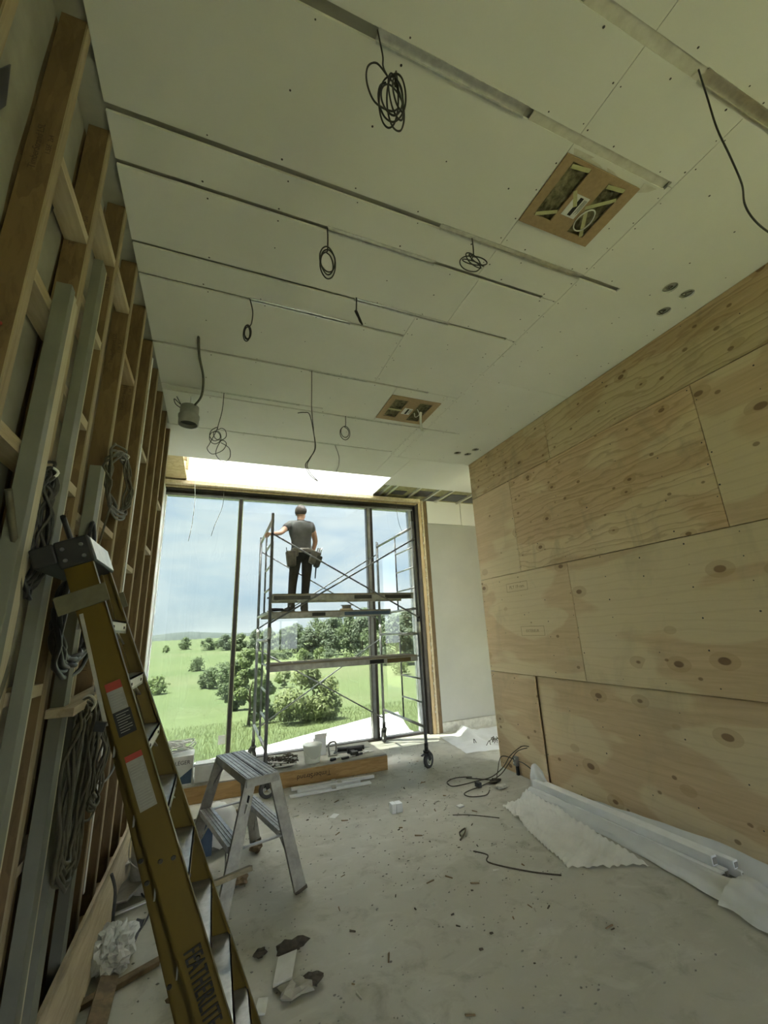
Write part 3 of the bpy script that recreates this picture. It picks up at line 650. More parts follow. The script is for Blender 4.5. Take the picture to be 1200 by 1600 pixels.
# far ridge
mb = MB(); 
def ridge(u, v): x = -900 + 2300 * u; return (x, 1500 - 120 * v, -5 + v * 0 + (1 - abs(2 * v - 1)) * (13 + 14 * mnoise.noise(Vector((u * 9, 2, 0))) + 16 * max(0, 1 - abs(u - .36) * 8)))
mb.grid(ridge, 80, 4); struct(mb.build('hills', 'far_hill'), 'hazy far ridge on the horizon', 'hills')
def tree(name, x, y, h, wd, mat, n, label, group, leaf=.3, shape='round', seed=0):
    r = random.Random(seed * 7 + 1); z = gz(x, y); e = empty(name, (x, y, z)); tag(e, label, 'tree' if name != 'bush' else 'bush', group)
    t = MB(); th = h * (.45 if name != 'bush' else .5); r0 = max(.05, h * .022)
    t.tube(cr([(x, y, z - .2), (x + r.uniform(-.05, .05) * h * .3, y, z + th * .5), (x, y + r.uniform(-.03, .03) * h, z + th)], 3), [r0 * (1 - .5 * k / 6) for k in range(7)], 6)
    for k in range(4):
        a = k * 1.6 + r.random(); t.tube([(x, y, z + th * (.55 + .1 * k)), (x + math.cos(a) * wd * .3, y + math.sin(a) * wd * .3, z + th * (.8 + .15 * k))], [r0 * .5, r0 * .2], 5)
    t.build('trunk', 'bark', e)
    c = MB(); cl = []
    zb = z + h * (.03 if name != 'bush' else .0); hc = h - (zb - z)
    K = 26 if wd > 3 else 18
    for k in range(K):
        v = r.random(); a = r.uniform(0, 2 * PI)
        pr = math.sin(PI * min(1, .18 + v * .80)) if shape == 'round' else (1 - v) ** .7
        rad = wd / 2 * pr * (.35 + .65 * r.random() ** .5) * .85
        cl.append((x + math.cos(a) * rad, y + math.sin(a) * rad, zb + hc * (.06 + .86 * v), wd * r.uniform(.13, .24)))
    for i in range(n):
        cx, cy, cz, rr = r.choice(cl); d = Vector((r.gauss(0, 1), r.gauss(0, 1), r.gauss(0, 1))).normalized(); p = Vector((cx, cy, cz)) + Vector((d.x, d.y, d.z * .8)) * rr * (r.random() ** .35)
        s_ = leaf * r.uniform(.6, 1.3); nrm = (d + Vector((r.gauss(0, .5), r.gauss(0, .5), r.gauss(.4, .5)))).normalized(); u = nrm.orthogonal().normalized(); u.rotate(Matrix.Rotation(r.uniform(0, 6.28), 3, nrm)); v2 = nrm.cross(u)
        b0 = len(c.v); c.v += [p - u * s_ * .5, p + v2 * s_ * .35, p + u * s_ * .5, p - v2 * s_ * .35]; c.face((b0, b0 + 1, b0 + 2, b0 + 3))
    c.build('crown', mat, e); return e
tree('bush', 6.3, 30.6, 3.3, 4.6, 'leaf_light', 6500, 'large round leafy bush in the meadow, seen under the lowest scaffold plank', None, .26, seed=1)
tree('bush', 4.9, 33.2, 1.5, 2.3, 'leaf_dark', 900, 'low dark bush at the left foot of the large round bush', None, .22, seed=2)
tree('tree', 2.7, 33.8, 5.4, 2.5, 'leaf_mid', 4200, 'slender leafy tree just right of the left mullion, beside the scaffold foot', None, .24, seed=3)
tree('tree', 4.4, 43.1, 5.6, 2.6, 'leaf_mid', 3200, 'leafy tree behind the left scaffold posts', None, .28, seed=4)
tree('tree', 2.6, 47.4, 4.9, 2.8, 'leaf_dark', 3000, 'dark tree close left of the left mullion, nearest in the hedge row', None, .28, seed=5)
tree('tree', 2.0, 62.8, 3.8, 3.6, 'leaf_dark', 1300, 'second tree of the hedge row running away from the left mullion', None, .34, seed=6)
tree('tree', 1.6, 81.3, 4.6, 5.2, 'leaf_dark', 1200, 'broad third tree of the hedge row in the left pane', None, .42, seed=7)
tree('bush', -.6, 83, 2.9, 3.2, 'leaf_dark', 700, 'low bush at the left end of the hedge row in the left pane', None, .38, seed=8)
tree('bush', -3.2, 120, 3.2, 4.8, 'leaf_dark', 600, 'farthest low bush left of the hedge row', None, .5, seed=9)
tree('tree', -13.1, 256, 6.6, 8.5, 'leaf_dark', 800, 'lone dark tree on the horizon in the left pane', None, .9, seed=10)
tree('tree', -2, 237, 6.0, 9, 'leaf_dark', 700, 'left one of two trees side by side on the horizon in the left pane', None, .9, seed=11)
tree('tree', 4.3, 243, 5.2, 9, 'leaf_dark', 700, 'right one of two trees side by side on the horizon in the left pane', None, .9, seed=12)
tree('bush', -21, 235, 3.6, 3.4, 'leaf_mid', 250, 'tiny bush near the horizon at the left edge of the window', None, .7, seed=13)
tree('tree', 32.4, 74.5, 3.9, 3.9, 'leaf_mid', 800, 'young tree in the right pane beyond the scaffold end frame', None, .4, seed=14)
tree('tree', 10.7, 69.6, 3.1, 3.0, 'leaf_mid', 700, 'left one of two small young trees above the large bush', None, .34, seed=15)
tree('tree', 13.6, 73.6, 2.9, 2.7, 'leaf_mid', 700, 'right one of two small young trees above the large bush', None, .34, seed=16)
tree('bush', -7.8, 80, 3.0, 3.8, 'leaf_mid', 600, 'pale bush low in the left pane beside the ladder', None, .4, seed=17)
FT = [(18, 201, 9.5, 9, 0), (23, 196, 10, 9, 1), (27, 182, 9.3, 8.5, 0), (29, 171, 10.3, 8.5, 1), (33, 159, 9, 8.5, 0), (40, 226, 11.5, 12, 0), (38, 161, 11, 9.5, 1), (39.5, 147, 12.5, 10, 0), (42.5, 138, 13.3, 10, 1),
      (45.5, 134, 13, 10, 0), (47, 124, 12.5, 10.5, 1), (41, 96, 11.5, 9.5, 0), (51.5, 111, 13.3, 11, 0), (66, 235, 16.5, 16, 0), (89, 257, 19, 18, 1), (98, 241, 17, 18, 0), (50, 190, 14, 13, 1), (60, 180, 15, 13, 0),
      (58, 128, 14, 12, 1), (66, 118, 14, 12, 0), (33, 205, 10, 11, 0), (52, 230, 14, 14, 1), (76, 160, 16, 14, 0), (12, 215, 8, 9, 1), (6, 230, 7, 9, 0)]
for i, (x, y, h, wd, k) in enumerate(FT):
    tree('forest_tree', x, y, h, wd, ('leaf_haze', 'leaf_dark')[k], 2000, ('grey green tree in the wooded slope behind the scaffold planks', 'dark green tree in the wooded slope behind the scaffold planks')[k], 'trees of the wooded slope', .9, seed=30 + i)
for i in range(14): 
    tree('hedge_bush', 9 + i * 2.6 + R_.uniform(-1, 1), 150 - i * 3.2 + R_.uniform(-6, 6), R_.uniform(2, 3.4), R_.uniform(4, 6), ('leaf_mid', 'leaf_haze')[i % 2], 380, 'low green bush along the foot of the wooded slope', 'bushes at the foot of the wooded slope', .6, seed=70 + i)
# ================================================================== things on the ceiling
def speaker_board(x0, x1, y0, y1, wins, label, big):
    e = empty('ceiling_speaker_panel', ((x0 + x1) / 2, (y0 + y1) / 2, HC)); tag(e, label, 'panel', 'brown in-ceiling panels')
    z0, z1 = HC - .010, HC - .001
    mb = MB(); xs = sorted({x0, x1} | {w_[0] for w_ in wins} | {w_[1] for w_ in wins})
    for a, b in zip(xs, xs[1:]):
        ins = [w_ for w_ in wins if w_[0] <= a + 1e-6 and w_[1] >= b - 1e-6]
        if ins: mb.box(a, b, y0, ins[0][2], z0, z1); mb.box(a, b, ins[0][3], y1, z0, z1)
        else: mb.box(a, b, y0, y1, z0, z1)
    mb.build('face_board', 'mdf', e)
    for (a, b, c, d) in wins:
        m2 = MB(); rr = random.Random(int(a * 100)); m2.grid(lambda u, v: (a - .01 + (b - a + .02) * u, c - .01 + (d - c + .02) * v, HC + .012 + .012 * mnoise.noise(Vector((u * 9, v * 16, a * 7))) - .006 * math.sin(u * PI) * math.sin(v * PI)), 14, 22)
        m2.build('insulation', 'insulation', e)
    cx, cy = (wins[0][1] + wins[1][0]) / 2, (y0 + y1) / 2
    lb = MB().box(cx - .05, cx + .05, cy - .055, cy + .075, z0 - .002, z0).build('paper_label', 'paper_white', e)
    MB().box(cx - .012, cx + .012, cy - .045, cy + .065, z0 - .003, z0 - .002).build('label_stripe', 'print_black', lb)
    for k in range(5): MB().box(cx + .022 + .005 * k, cx + .0235 + .005 * k, cy - .04, cy + .05 - .01 * (k % 3), z0 - .003, z0 - .002).build('label_line', 'print_black', lb)
    return e, z0
e, zb = speaker_board(1.60, 2.15, 1.076, 1.475, [(1.66, 1.79, 1.095, 1.41), (1.945, 2.075, 1.115, 1.43)], 'larger brown panel near the camera with two insulation-filled slots and a paper label', True)
for p, q in (((1.665, 1.40), (1.785, 1.345)), ((1.665, 1.115), (1.785, 1.10)), ((1.95, 1.13), (2.07, 1.115)), ((1.93, 1.27), (2.07, 1.17)), ((1.95, 1.28), (2.055, 1.425)), ((1.79, 1.21), (1.865, 1.285))):
    MB().bar((*p, zb - .004), (*q, zb - .003), .022, .0015).build('tape_strip', 'masking_tape', e)
MB().tube(cr([(1.945 + .05 * math.cos(t) + .04, 1.33 + .07 * math.sin(t), zb - .008 - .003 * math.sin(2 * t)) for t in [k * .5 for k in range(19)]], 3), .004, 6).build('cable_loop', 'cable_white', e)
e, zb = speaker_board(1.615, 2.21, 3.54, 4.045, [(1.68, 1.83, 3.60, 3.97), (1.98, 2.13, 3.60, 3.99)], 'smaller looking brown panel far off near the window with two slots and a hanging paper strip', False)
MB().bar((1.675, 3.80, zb - .003), (1.835, 3.80, zb - .003), .03, .0015).build('tape_strip', 'masking_tape', e)
MB().tube(cr([(2.0, 3.72, zb - .004), (2.05, 3.78, zb - .03), (2.04, 3.86, zb - .02), (2.0, 3.80, zb - .01)], 6), .005, 6).build('cable_loop', 'cable_white', e)
mb = MB(); mb.grid(lambda u, v: (2.06 + .03 * v - .012, 3.76 + .02 * math.sin(u * 3), zb - .004 - .24 * u), 10, 2); mb.build('paper_strip', 'paper_white', e)
hl = [('nearest the plywood wall top, left one of the three larger holes', 0), ('right one of the upper pair of larger holes', 1), ('lone lower one of the three larger holes', 2),
      ('leftmost of the three far holes', 3), ('middle of the three far holes', 4), ('uppermost right one of the three far holes', 5)]
for (t, i) in hl:
    x, y = HOLES[i]; e = empty('downlight_hole', (x, y, HC + .017)); tag(e, 'round dark downlight opening in the ceiling, ' + t.replace('nearest the plywood wall top, ', ''), 'downlight', 'downlight openings')
    MB().lathe([(HR + .003, .017), (HR + .003, .026)], (x, y, HC), n=24, capa=False).build('can', 'black_plastic', e)
    mb = MB(); rr = random.Random(i)
    P = [(x + rr.uniform(-.03, .03), y + rr.uniform(-.03, .03), HC + .006 + rr.uniform(0, .009)) for k in range(6)]; mb.tube(cr(P, 5), .004, 5); mb.build('wire', 'cable_tan', e)
# hanging wires
def wire(name, paths, r, mat, label, cat='cable', group='loose wires hanging from the ceiling'):
    mb = MB()
    for P in paths: mb.tube(cr(P, 8), r, 6)
    return tag(mb.build(name, mat), label, cat, group)
def loops(cx, y, cz, rx, rz, n, seed, dx=0, dz=0, ry=.02):
    rr = random.Random(seed); P = []
    for k in range(n * 10 + 1):
        t = 2 * PI * k / 10; f = 1 + .12 * math.sin(t * .37 + seed) + rr.uniform(-.04, .04)
        P.append((cx + dx * math.sin(t * .23 + seed) + rx * f * math.sin(t), y + ry * math.sin(t * .7 + 1) , cz + dz * math.cos(t * .31) + rz * f * math.cos(t)))
    return P
big = loops(.535, 1.0, 3.78, .038, .115, 6, 2, .02, .02, .03)
wire('hanging_cable', [[(.482, 1.0, 4.17), (.498, 1.0, 4.02), (.497, 1.0, 3.95), (.515, 1.0, 3.90)] + big, [(.515, 1.0, 3.90), (.47, 1.0, 3.95), (.425, .99, 3.88), (.418, .99, 3.78), (.45, .995, 3.70), (.52, 1.0, 3.70), (.56, 1.01, 3.76)],
     [(.545, 1.0, 3.86), (.555, 1.0, 3.96), (.56, 1.0, 3.84)]], .0036, 'cable_dark', 'largest tangled coil of dark cable hanging from the slot nearest the camera')
wire('hanging_cable', [[(.502, 1.935, 4.17), (.503, 1.932, 4.08), (.50, 1.93, 3.985)] + loops(.498, 1.93, 3.895, .045, .095, 3, 5, .004, .004, .015)], .0042, 'cable_dark', 'neat oval loop of dark cable hanging in the middle of the ceiling')
wire('hanging_cable', [[(1.403, 1.69, 4.17), (1.402, 1.69, 4.09), (1.395, 1.69, 4.02)] + loops(1.39, 1.69, 3.97, .075, .038, 4, 9, .015, .012, .03)], .0036, 'cable_dark', 'flat bird-nest coil of dark cable left of the larger brown panel')
wire('hanging_cable', [[(.843, 2.40, 4.17), (.838, 2.4, 4.05), (.83, 2.4, 4.03), (.87, 2.4, 3.95), (.88, 2.4, 3.935), (.86, 2.4, 3.99), (.84, 2.4, 4.04), (.86, 2.4, 3.96), (.885, 2.4, 3.93)]], .0055, 'cable_dark', 'short folded bunch of dark cable hanging right of the oval loop')
wire('hanging_cable', [[(.094, 2.67, 4.17), (.12, 2.67, 4.06), (.118, 2.67, 3.96), (.105, 2.67, 3.92)] + loops(.092, 2.67, 3.86, .022, .06, 3, 3, .004, .004, .012)], .0042, 'cable_dark', 'narrow dark cable loop hanging left, beside the grey pipe cap')
wire('hanging_cable', [[(-.054, 4.04, 4.17), (-.06, 4.04, 3.95), (-.09, 4.04, 3.75)] + loops(-.085, 4.04, 3.67, .05, .06, 3, 8, .03, .03, .02) + [(-.15, 4.04, 3.58), (-.17, 4.04, 3.52), (-.12, 4.04, 3.47), (-.03, 4.04, 3.52), (.0, 4.04, 3.6), (-.05, 4.04, 3.62), (-.09, 4.04, 3.48), (-.02, 4.04, 3.40), (.04, 4.04, 3.45), (.03, 4.04, 3.55), (-.05, 4.04, 3.60)]], .0036, 'cable_dark', 'thin messy knot of wire with two big loops, above the left window pane')
wire('hanging_cable', [[(.717, 3.4, 4.17), (.718, 3.4, 3.95), (.719, 3.4, 3.75), (.735, 3.4, 3.55), (.75, 3.4, 3.36), (.70, 3.4, 3.25), (.665, 3.4, 3.18), (.71, 3.4, 3.09), (.78, 3.4, 3.04)],
     [(.59, 3.4, 3.69), (.65, 3.4, 3.705), (.70, 3.4, 3.69), (.74, 3.4, 3.5), (.755, 3.4, 3.36), (.71, 3.4, 3.26), (.68, 3.4, 3.18), (.72, 3.4, 3.10), (.775, 3.4, 3.05)]], .0038, 'cable_dark', 'long straggling dark cable hanging lowest, above the worker')
wire('hanging_cable', [[(1.274, 4.14, 4.17), (1.272, 4.14, 4.05)] + loops(1.268, 4.14, 3.955, .055, .075, 2, 4, .004, .004, .01)], .0042, 'cable_dark', 'single round loop of wire hanging left of the far brown panel')
wire('hanging_cable', [[(1.354, 4.92, 4.17), (1.395, 4.92, 4.06), (1.413, 4.92, 3.97), (1.40, 4.92, 3.86), (1.358, 4.92, 3.75)]], .0036, 'cable_dark', 'short curved wire end hanging just before the skylight well')
wire('hanging_cable', [[(1.915, .6, 4.17), (1.895, .6, 3.95), (1.878, .6, 3.76), (1.90, .6, 3.6), (1.91, .6, 3.45), (1.87, .6, 3.32), (1.90, .6, 3.25), (1.99, .6, 3.22), (2.1, .6, 3.24)]], .0036, 'cable_dark', 'thick single cable drooping at the top right, beside the larger brown panel')
wire('hanging_cable', [[(-.422, 6.6, 4.27), (-.405, 6.6, 4.0), (-.39, 6.6, 3.75), (-.40, 6.6, 3.4), (-.43, 6.6, 3.14)]], .0045, 'pvc_grey', 'straighter of two thin grey wires hanging before the left pane')
wire('hanging_cable', [[(.013, 7.0, 4.08), (.015, 7.0, 3.9), (-.01, 7.0, 3.75), (-.09, 7.0, 3.5), (-.132, 7.0, 3.32)]], .0045, 'pvc_grey', 'curved one of two thin grey wires hanging before the left pane')
wire('hanging_cable', [[(3.1, 6.9, 4.2), (3.1, 6.9, 4.0), (3.13, 6.9, 3.7), (3.2, 6.9, 3.5)]], .0035, 'cable_tan', 'fine wire hanging at the top of the narrow right pane')
# pipe cap hanging on a bent cable
e = empty('pipe_stub', (-.37, 4.2, 3.83)); tag(e, 'grey pipe stub with open end at the ceiling, fed by a bent cable', 'pipe')
MB().lathe([(.085, 0), (.095, 0), (.095, .10), (.088, .105), (.088, .20), (.085, .20), (.082, .02)], (-.37, 4.2, 3.83), n=28, capa=False, capb=False).build('sleeve', 'pvc_grey', e)
MB().lathe([(.083, .04), (.083, .05)], (-.37, 4.2, 3.83), n=24).build('inner_plug', 'black_plastic', e)
MB().lathe([(.10, .075), (.10, .10)], (-.37, 4.2, 3.83), n=28, capa=False, capb=False).build('collar', 'pvc_grey', e)
MB().tube(cr([(-.271, 3.215, 4.17), (-.265, 3.4, 4.10), (-.24, 3.75, 4.11), (-.26, 4.0, 4.06), (-.33, 4.15, 4.02), (-.36, 4.2, 3.99)], 8), .011, 8).build('feed_cable', 'cable_tan', e)
MB().tube(cr([(-.40, 4.2, 4.02), (-.46, 4.2, 4.05), (-.52, 4.2, 4.10), (-.50, 4.2, 4.04), (-.44, 4.2, 4.01), (-.50, 4.2, 4.13)], 6), .004, 6).build('loose_wire', 'cable_dark', e)
MB().tube([(-.37, 4.2, 4.03), (-.37, 4.2, HC)], .006, 6).build('hanger_rod', 'galvanized', e)

# ================================================================== scaffold
SX0, SX1, SY0, SY1 = .637, 2.68, 5.43, 6.93
scf = empty('scaffold', ((SX0 + SX1) / 2, (SY0 + SY1) / 2, 0)); tag(scf, 'two-tier grey steel rolling scaffold tower in front of the window', 'scaffold')
RT = .021
def endframe(X, z0, nm):
    fr = MB()
    YI = SY0 + .68
    zb, zt = z0 + .25, z0 + 1.44
    fr.tube([(X, SY0, z0), (X, SY0, z0 + 1.53)], RT, 10); fr.build('post', 'steel_tube', scf)
    MB().tube([(X, SY1, z0), (X, SY1, z0 + 1.53)], RT, 10).build('post', 'steel_tube', scf)
    MB().tube([(X, SY0, zt), (X, SY1, zt)], RT * .95, 10).build('top_bar', 'aluminium', scf)
    MB().tube([(X, SY0, zb), (X, SY1, zb)], RT * .95, 10).build('bottom_bar', 'aluminium', scf)
    MB().tube([(X, YI, zb), (X, YI, zt)], RT * .6, 8).build('inner_upright', 'steel_tube', scf)
    for k in range(1, 4):
        z = zb + (zt - zb) * k / 4; MB().tube([(X, SY0, z), (X, YI, z)], RT * .6, 8).build('rung', 'aluminium', scf)
for X in (SX0, SX1):
    for z0 in (.24, 1.775): endframe(X, z0, '')
    for Y in (SY0, SY1): MB().tube([(X, Y, 1.70), (X, Y, 1.84)], RT * 1.2, 10).build('coupler', 'galvanized', scf)
def brace(p, q): MB().tube([p, q], .011, 7).build('cross_brace', 'steel_tube', scf)
o_ = .03
brace((SX0, SY0 - o_, 3.02), (SX1, SY0 - o_, 1.90)); brace((SX0, SY0 - o_ - .024, 1.89), (SX1, SY0 - o_ - .024, 3.03))
brace((SX0, SY1 + o_, 3.08), (SX1, SY1 + o_, 1.92)); brace((SX0, SY1 + o_ + .024, 1.85), (SX1, SY1 + o_ + .024, 3.08))
brace((SX0, SY1 + o_, 1.55), (SX1, SY1 + o_, .36)); brace((SX0, SY1 + o_ + .024, .40), (SX1, SY1 + o_ + .024, 1.60))
for X in (SX0, SX1):
    for Y in (SY0, SY1):
        for z in ((3.02, 1.9) if Y == SY0 else (3.08, 1.9, 1.57, .38)): MB().tube([(X, Y - .045 if Y == SY0 else Y, z), (X, Y if Y == SY0 else Y + .045, z)], .014, 8).build('brace_pin', 'dark_metal', scf)
        ang = {(SX0, SY0): .3, (SX1, SY0): .55, (SX0, SY1): 2.0, (SX1, SY1): 1.45}[(X, Y)]
        dx, dy = math.cos(ang), math.sin(ang); c = Vector((X + dx * .035, Y + dy * .035, .098)); ax = Vector((-dy, dx, 0))
        cs = MB(); cs.tube([(X, Y, .20), (X, Y, .30)], .027, 10); cs.lathe([(.045, 0), (.045, .02)], (X, Y, .195), n=14)
        for s_ in (-1, 1):
            t = ax * (.032 * s_); cs.bar(Vector((X, Y, .205)) + t, c + t, .045, .006, ax)
        cst = cs.build('caster', 'dark_metal', scf)
        MB().lathe([(.060, -.020), (.090, -.022), (.098, -.012), (.098, .012), (.090, .022), (.060, .020)], c, ax, 24, False, False).build('tyre', 'black_rubber', cst)
        h = MB(); h.lathe([(.018, -.024), (.018, .024)], c, ax, 12); h.lathe([(.066, -.016), (.066, .016), (.055, .016), (.055, -.016), (.066, -.016)], c, ax, 24, False, False)
        for k in range(3):
            d = Vector((0, 0, 1)); d.rotate(Matrix.Rotation(k * 2.094 + ang, 3, ax)); h.bar(c, c + d * .06, .024, .022, ax)
        h.build('wheel', 'galvanized', cst)
        if Y == SY0: MB().bar((X - dx * .03, Y - dy * .03, .19), (X - dx * .12, Y - dy * .12, .175), .03, .008).build('brake_lever', 'dark_metal', cst)
def plank(x0, x1, yc, wd, z, label, ends, tilt=0.0, mat='aluminium_dusty'):
    e = empty('scaffold_plank', ((x0 + x1) / 2, yc, z)); tag(e, label, 'plank', 'planks on the scaffold')
    mb = MB(); h = .085
    mb.hexa([(x0, yc - wd / 2, z + h - .018), (x1, yc - wd / 2, z + h - .018 + tilt), (x1, yc + wd / 2, z + h - .018 + tilt), (x0, yc + wd / 2, z + h - .018), (x0, yc - wd / 2, z + h), (x1, yc - wd / 2, z + h + tilt), (x1, yc + wd / 2, z + h + tilt), (x0, yc + wd / 2, z + h)])
    mb.build('deck', 'plank_wood', e)
    for s_ in (-1, 1):
        y = yc + s_ * (wd / 2 - .015); m2 = MB(); m2.bar((x0, y, z + .034), (x1, y, z + .034 + tilt), .028, .066); m2.build('side_rail', mat, e)
    n = 7
    for k in range(n):
        x = x0 + .1 + (x1 - x0 - .2) * k / (n - 1); t = tilt * (x - x0) / (x1 - x0); MB().bar((x, yc - wd / 2 + .03, z + .03 + t), (x, yc + wd / 2 - .03, z + .03 + t), .03, .03).build('cross_tube', mat, e)
    for k, x in enumerate((x0, x1)):
        for s_ in (-1, 1):
            y = yc + s_ * .12; t = tilt * k; d = -1 if k == 0 else 1; MB().bar((x - d * .03, y, z + .07 + t), (x + d * .03, y, z + .06 + t), .04, .02).build('hook', 'dark_metal', e)
    for (a, b, mt) in ends: MB().bar((a, yc - wd / 2 - .001, z + .034 + tilt * (a - x0) / (x1 - x0)), (b, yc - wd / 2 - .001, z + .034 + tilt * (b - x0) / (x1 - x0)), .003, .05).build('end_marking', mt, e)
    return e
plank(.67, 2.64, 5.68, .46, 2.165, 'uppermost scaffold plank crossing in front of the worker\'s shins', [(.68, 1.15, 'dark_metal'), (1.75, 2.0, 'dark_metal'), (2.2, 2.6, 'dark_metal')])
plank(.662, 2.62, 6.52, .50, 1.985, 'scaffold plank the worker stands on, second from the top', [(1.35, 1.55, 'print_black'), (1.85, 2.6, 'print_blue')])
plank(.662, 2.655, 5.70, .46, 1.315, 'lowest scaffold plank, set on its own well below the others', [(1.95, 2.15, 'print_black'), (2.2, 2.55, 'fiberglass_yellow')])
# things on the standing plank
tl = empty('planer', (1.95, 6.42, 2.071)); tag(tl, 'small tool and offcuts lying on the plank right of the worker', 'tool')
MB().box(1.83, 2.02, 6.39, 6.46, 2.071, 2.10).build('offcut', 'pine_pale', tl); MB().box(1.86, 2.0, 6.395, 6.45, 2.10, 2.15).build('tool_body', 'leather_grey', tl, bevel=.01); MB().bar((1.84, 6.42, 2.15), (2.04, 6.42, 2.155), .03, .012).build('tool_blade', 'dark_metal', tl)
tl = empty('cordless_drill', (.80, 6.5, 2.071)); tag(tl, 'dark power tool on the plank at the left scaffold frame', 'tool')
MB().tube([(.74, 6.45, 2.11), (.95, 6.5, 2.11)], [.03, .022], 10).build('body', 'black_plastic', tl); MB().box(.72, .80, 6.42, 6.48, 2.071, 2.10).build('battery', 'black_rubber', tl)
MB().tube(cr([(.95, 6.5, 2.10), (1.0, 6.5, 2.085), (1.05, 6.52, 2.08)], 5), .008, 6).build('bit', 'dark_metal', tl)

# ================================================================== the worker
PX, PY, PZ = 1.15, 6.50, 2.072
man = empty('person', (PX, PY, PZ)); tag(man, 'person in grey t-shirt and tool belt standing on the scaffold, hand on its frame', 'person')
def skin(name, joints, edges, mat, sub=2, root=0):
    me = bpy.data.meshes.new(name); ks = list(joints); ix = {k: i for i, k in enumerate(ks)}
    me.from_pydata([joints[k][0] for k in ks], [(ix[a], ix[b]) for a, b in edges], []); me.materials.append(M[mat])
    o = bpy.data.objects.new(name, me); COL.objects.link(o); o.parent = man; o['_o'] = (PX, PY, PZ)
    o.modifiers.new('skin', 'SKIN'); 
    if not me.skin_vertices: me.skin_vertices.new()
    for k in ks:
        r = joints[k][1]; r = r if isinstance(r, tuple) else (r, r); sv = me.skin_vertices[0].data[ix[k]]; sv.radius = r; sv.use_root = (ix[k] == root)
    s = o.modifiers.new('sub', 'SUBSURF'); s.levels = sub; s.render_levels = sub
    o.modifiers['skin'].use_smooth_shade = True
    return o
J = {'pelvis': ((.075, 0, .93), (.11, .075)), 'waist': ((.07, .0, 1.06), (.10, .07)), 'chest': ((.055, .0, 1.26), (.12, .08)), 'neckb': ((.05, .01, 1.42), (.075, .07)), 'neck': ((.055, .02, 1.48), .055),
     'head0': ((.062, .03, 1.545), (.066, .075)), 'head1': ((.062, .03, 1.61), (.075, .09)), 'head2': ((.055, .02, 1.665), (.055, .065)),
     'shL': ((-.125, 0, 1.37), .06), 'elL': ((-.275, -.12, 1.20), .042), 'wrL': ((-.44, -.36, 1.115), .03), 'haL': ((-.475, -.42, 1.105), (.032, .02)),
     'shR': ((.235, 0, 1.365), .06), 'elR': ((.305, .03, 1.11), .043), 'wrR': ((.27, .15, .92), .03), 'haR': ((.262, .19, .86), (.02, .032)),
     'hipL': ((-.02, 0, .86), .088), 'knL': ((-.055, .02, .47), .056), 'anL': ((-.075, .0, .09), .03), 'ftL': ((-.115, .09, .05), .026),
     'hipR': ((.165, 0, .86), .088), 'knR': ((.15, .02, .47), .056), 'anR': ((.125, 0, .09), .03), 'ftR': ((.15, .10, .05), .026)}
for s_, wr_, d in (('L', Vector((-.475, -.42, 1.105)), Vector((-.06, -.035, -.02))), ('R', Vector((.262, .19, .86)), Vector((-.01, .02, -.07)))):
    sd = Vector((.0, .0, 1)) if s_ == 'L' else Vector((0, 1, 0))
    for k in range(4):
        off = sd * (.024 - .016 * k); l = (.9, 1.05, 1.0, .8)[k]
        J['f%s%da' % (s_, k)] = (tuple(wr_ + off + d * .75 * l), .0095); J['f%s%db' % (s_, k)] = (tuple(wr_ + off * 1.1 + d * 1.25 * l + Vector((0, 0, -.025 if s_ == 'L' else 0))), .0075)
    J['t%sa' % s_] = (tuple(wr_ + Vector((.005, .03, -.01)) * (1 if s_ == 'L' else -1) + d * .2), .010); J['t%sb' % s_] = (tuple(wr_ + Vector((.01, .045, -.04)) * (1 if s_ == 'L' else -.8) + d * .55), .008)
E_ = [('pelvis', 'waist'), ('waist', 'chest'), ('chest', 'neckb'), ('neckb', 'neck'), ('neck', 'head0'), ('head0', 'head1'), ('head1', 'head2'), ('chest', 'shL'), ('shL', 'elL'), ('elL', 'wrL'), ('wrL', 'haL'), ('chest', 'shR'), ('shR', 'elR'), ('elR', 'wrR'), ('wrR', 'haR'),
      ('pelvis', 'hipL'), ('hipL', 'knL'), ('knL', 'anL'), ('anL', 'ftL'), ('pelvis', 'hipR'), ('hipR', 'knR'), ('knR', 'anR'), ('anR', 'ftR')]
for s_ in 'LR':
    for k in range(4): E_ += [('ha' + s_, 'f%s%da' % (s_, k)), ('f%s%da' % (s_, k), 'f%s%db' % (s_, k))]
    E_ += [('ha' + s_, 't%sa' % s_), ('t%sa' % s_, 't%sb' % s_)]
body = skin('body', J, E_, 'skin', 2)
# face turned to the right and away
hd = Vector((PX + .062, PY + .03, PZ + 1.585)); fd = Vector((.80, .58, .12)).normalized(); sdv = Vector((.58, -.80, 0)).normalized()
mb = MB(); mb.smooth = True; mb.blob(hd + fd * .092 + Vector((0, 0, .0)), (.016, .016, .022), 8, 6, 0); mb.build('nose', 'skin', man)
mb = MB(); mb.smooth = True; mb.blob(hd + fd * .078 + Vector((0, 0, -.042)), (.026, .026, .007), 8, 6, 0); mb.build('mouth', 'print_red', man)
mb = MB(); mb.smooth = True; mb.blob(hd + fd * .062 + Vector((0, 0, -.068)), (.03, .03, .024), 8, 6, 0); mb.build('chin', 'skin', man)
for s_ in (-1, 1):
    mb = MB(); mb.smooth = True; mb.blob(hd + fd * .076 + sdv * .032 * s_ + Vector((0, 0, .022)), .010, 8, 6, 0); mb.build('eye', 'paper_white', man)
    mb = MB(); mb.smooth = True; mb.blob(hd - fd * .008 + sdv * .079 * s_ + Vector((0, 0, .002)), (.018, .018, .032), 8, 6, .05); mb.build('ear', 'skin', man)
mb = MB(); mb.smooth = True; rr = random.Random(6)
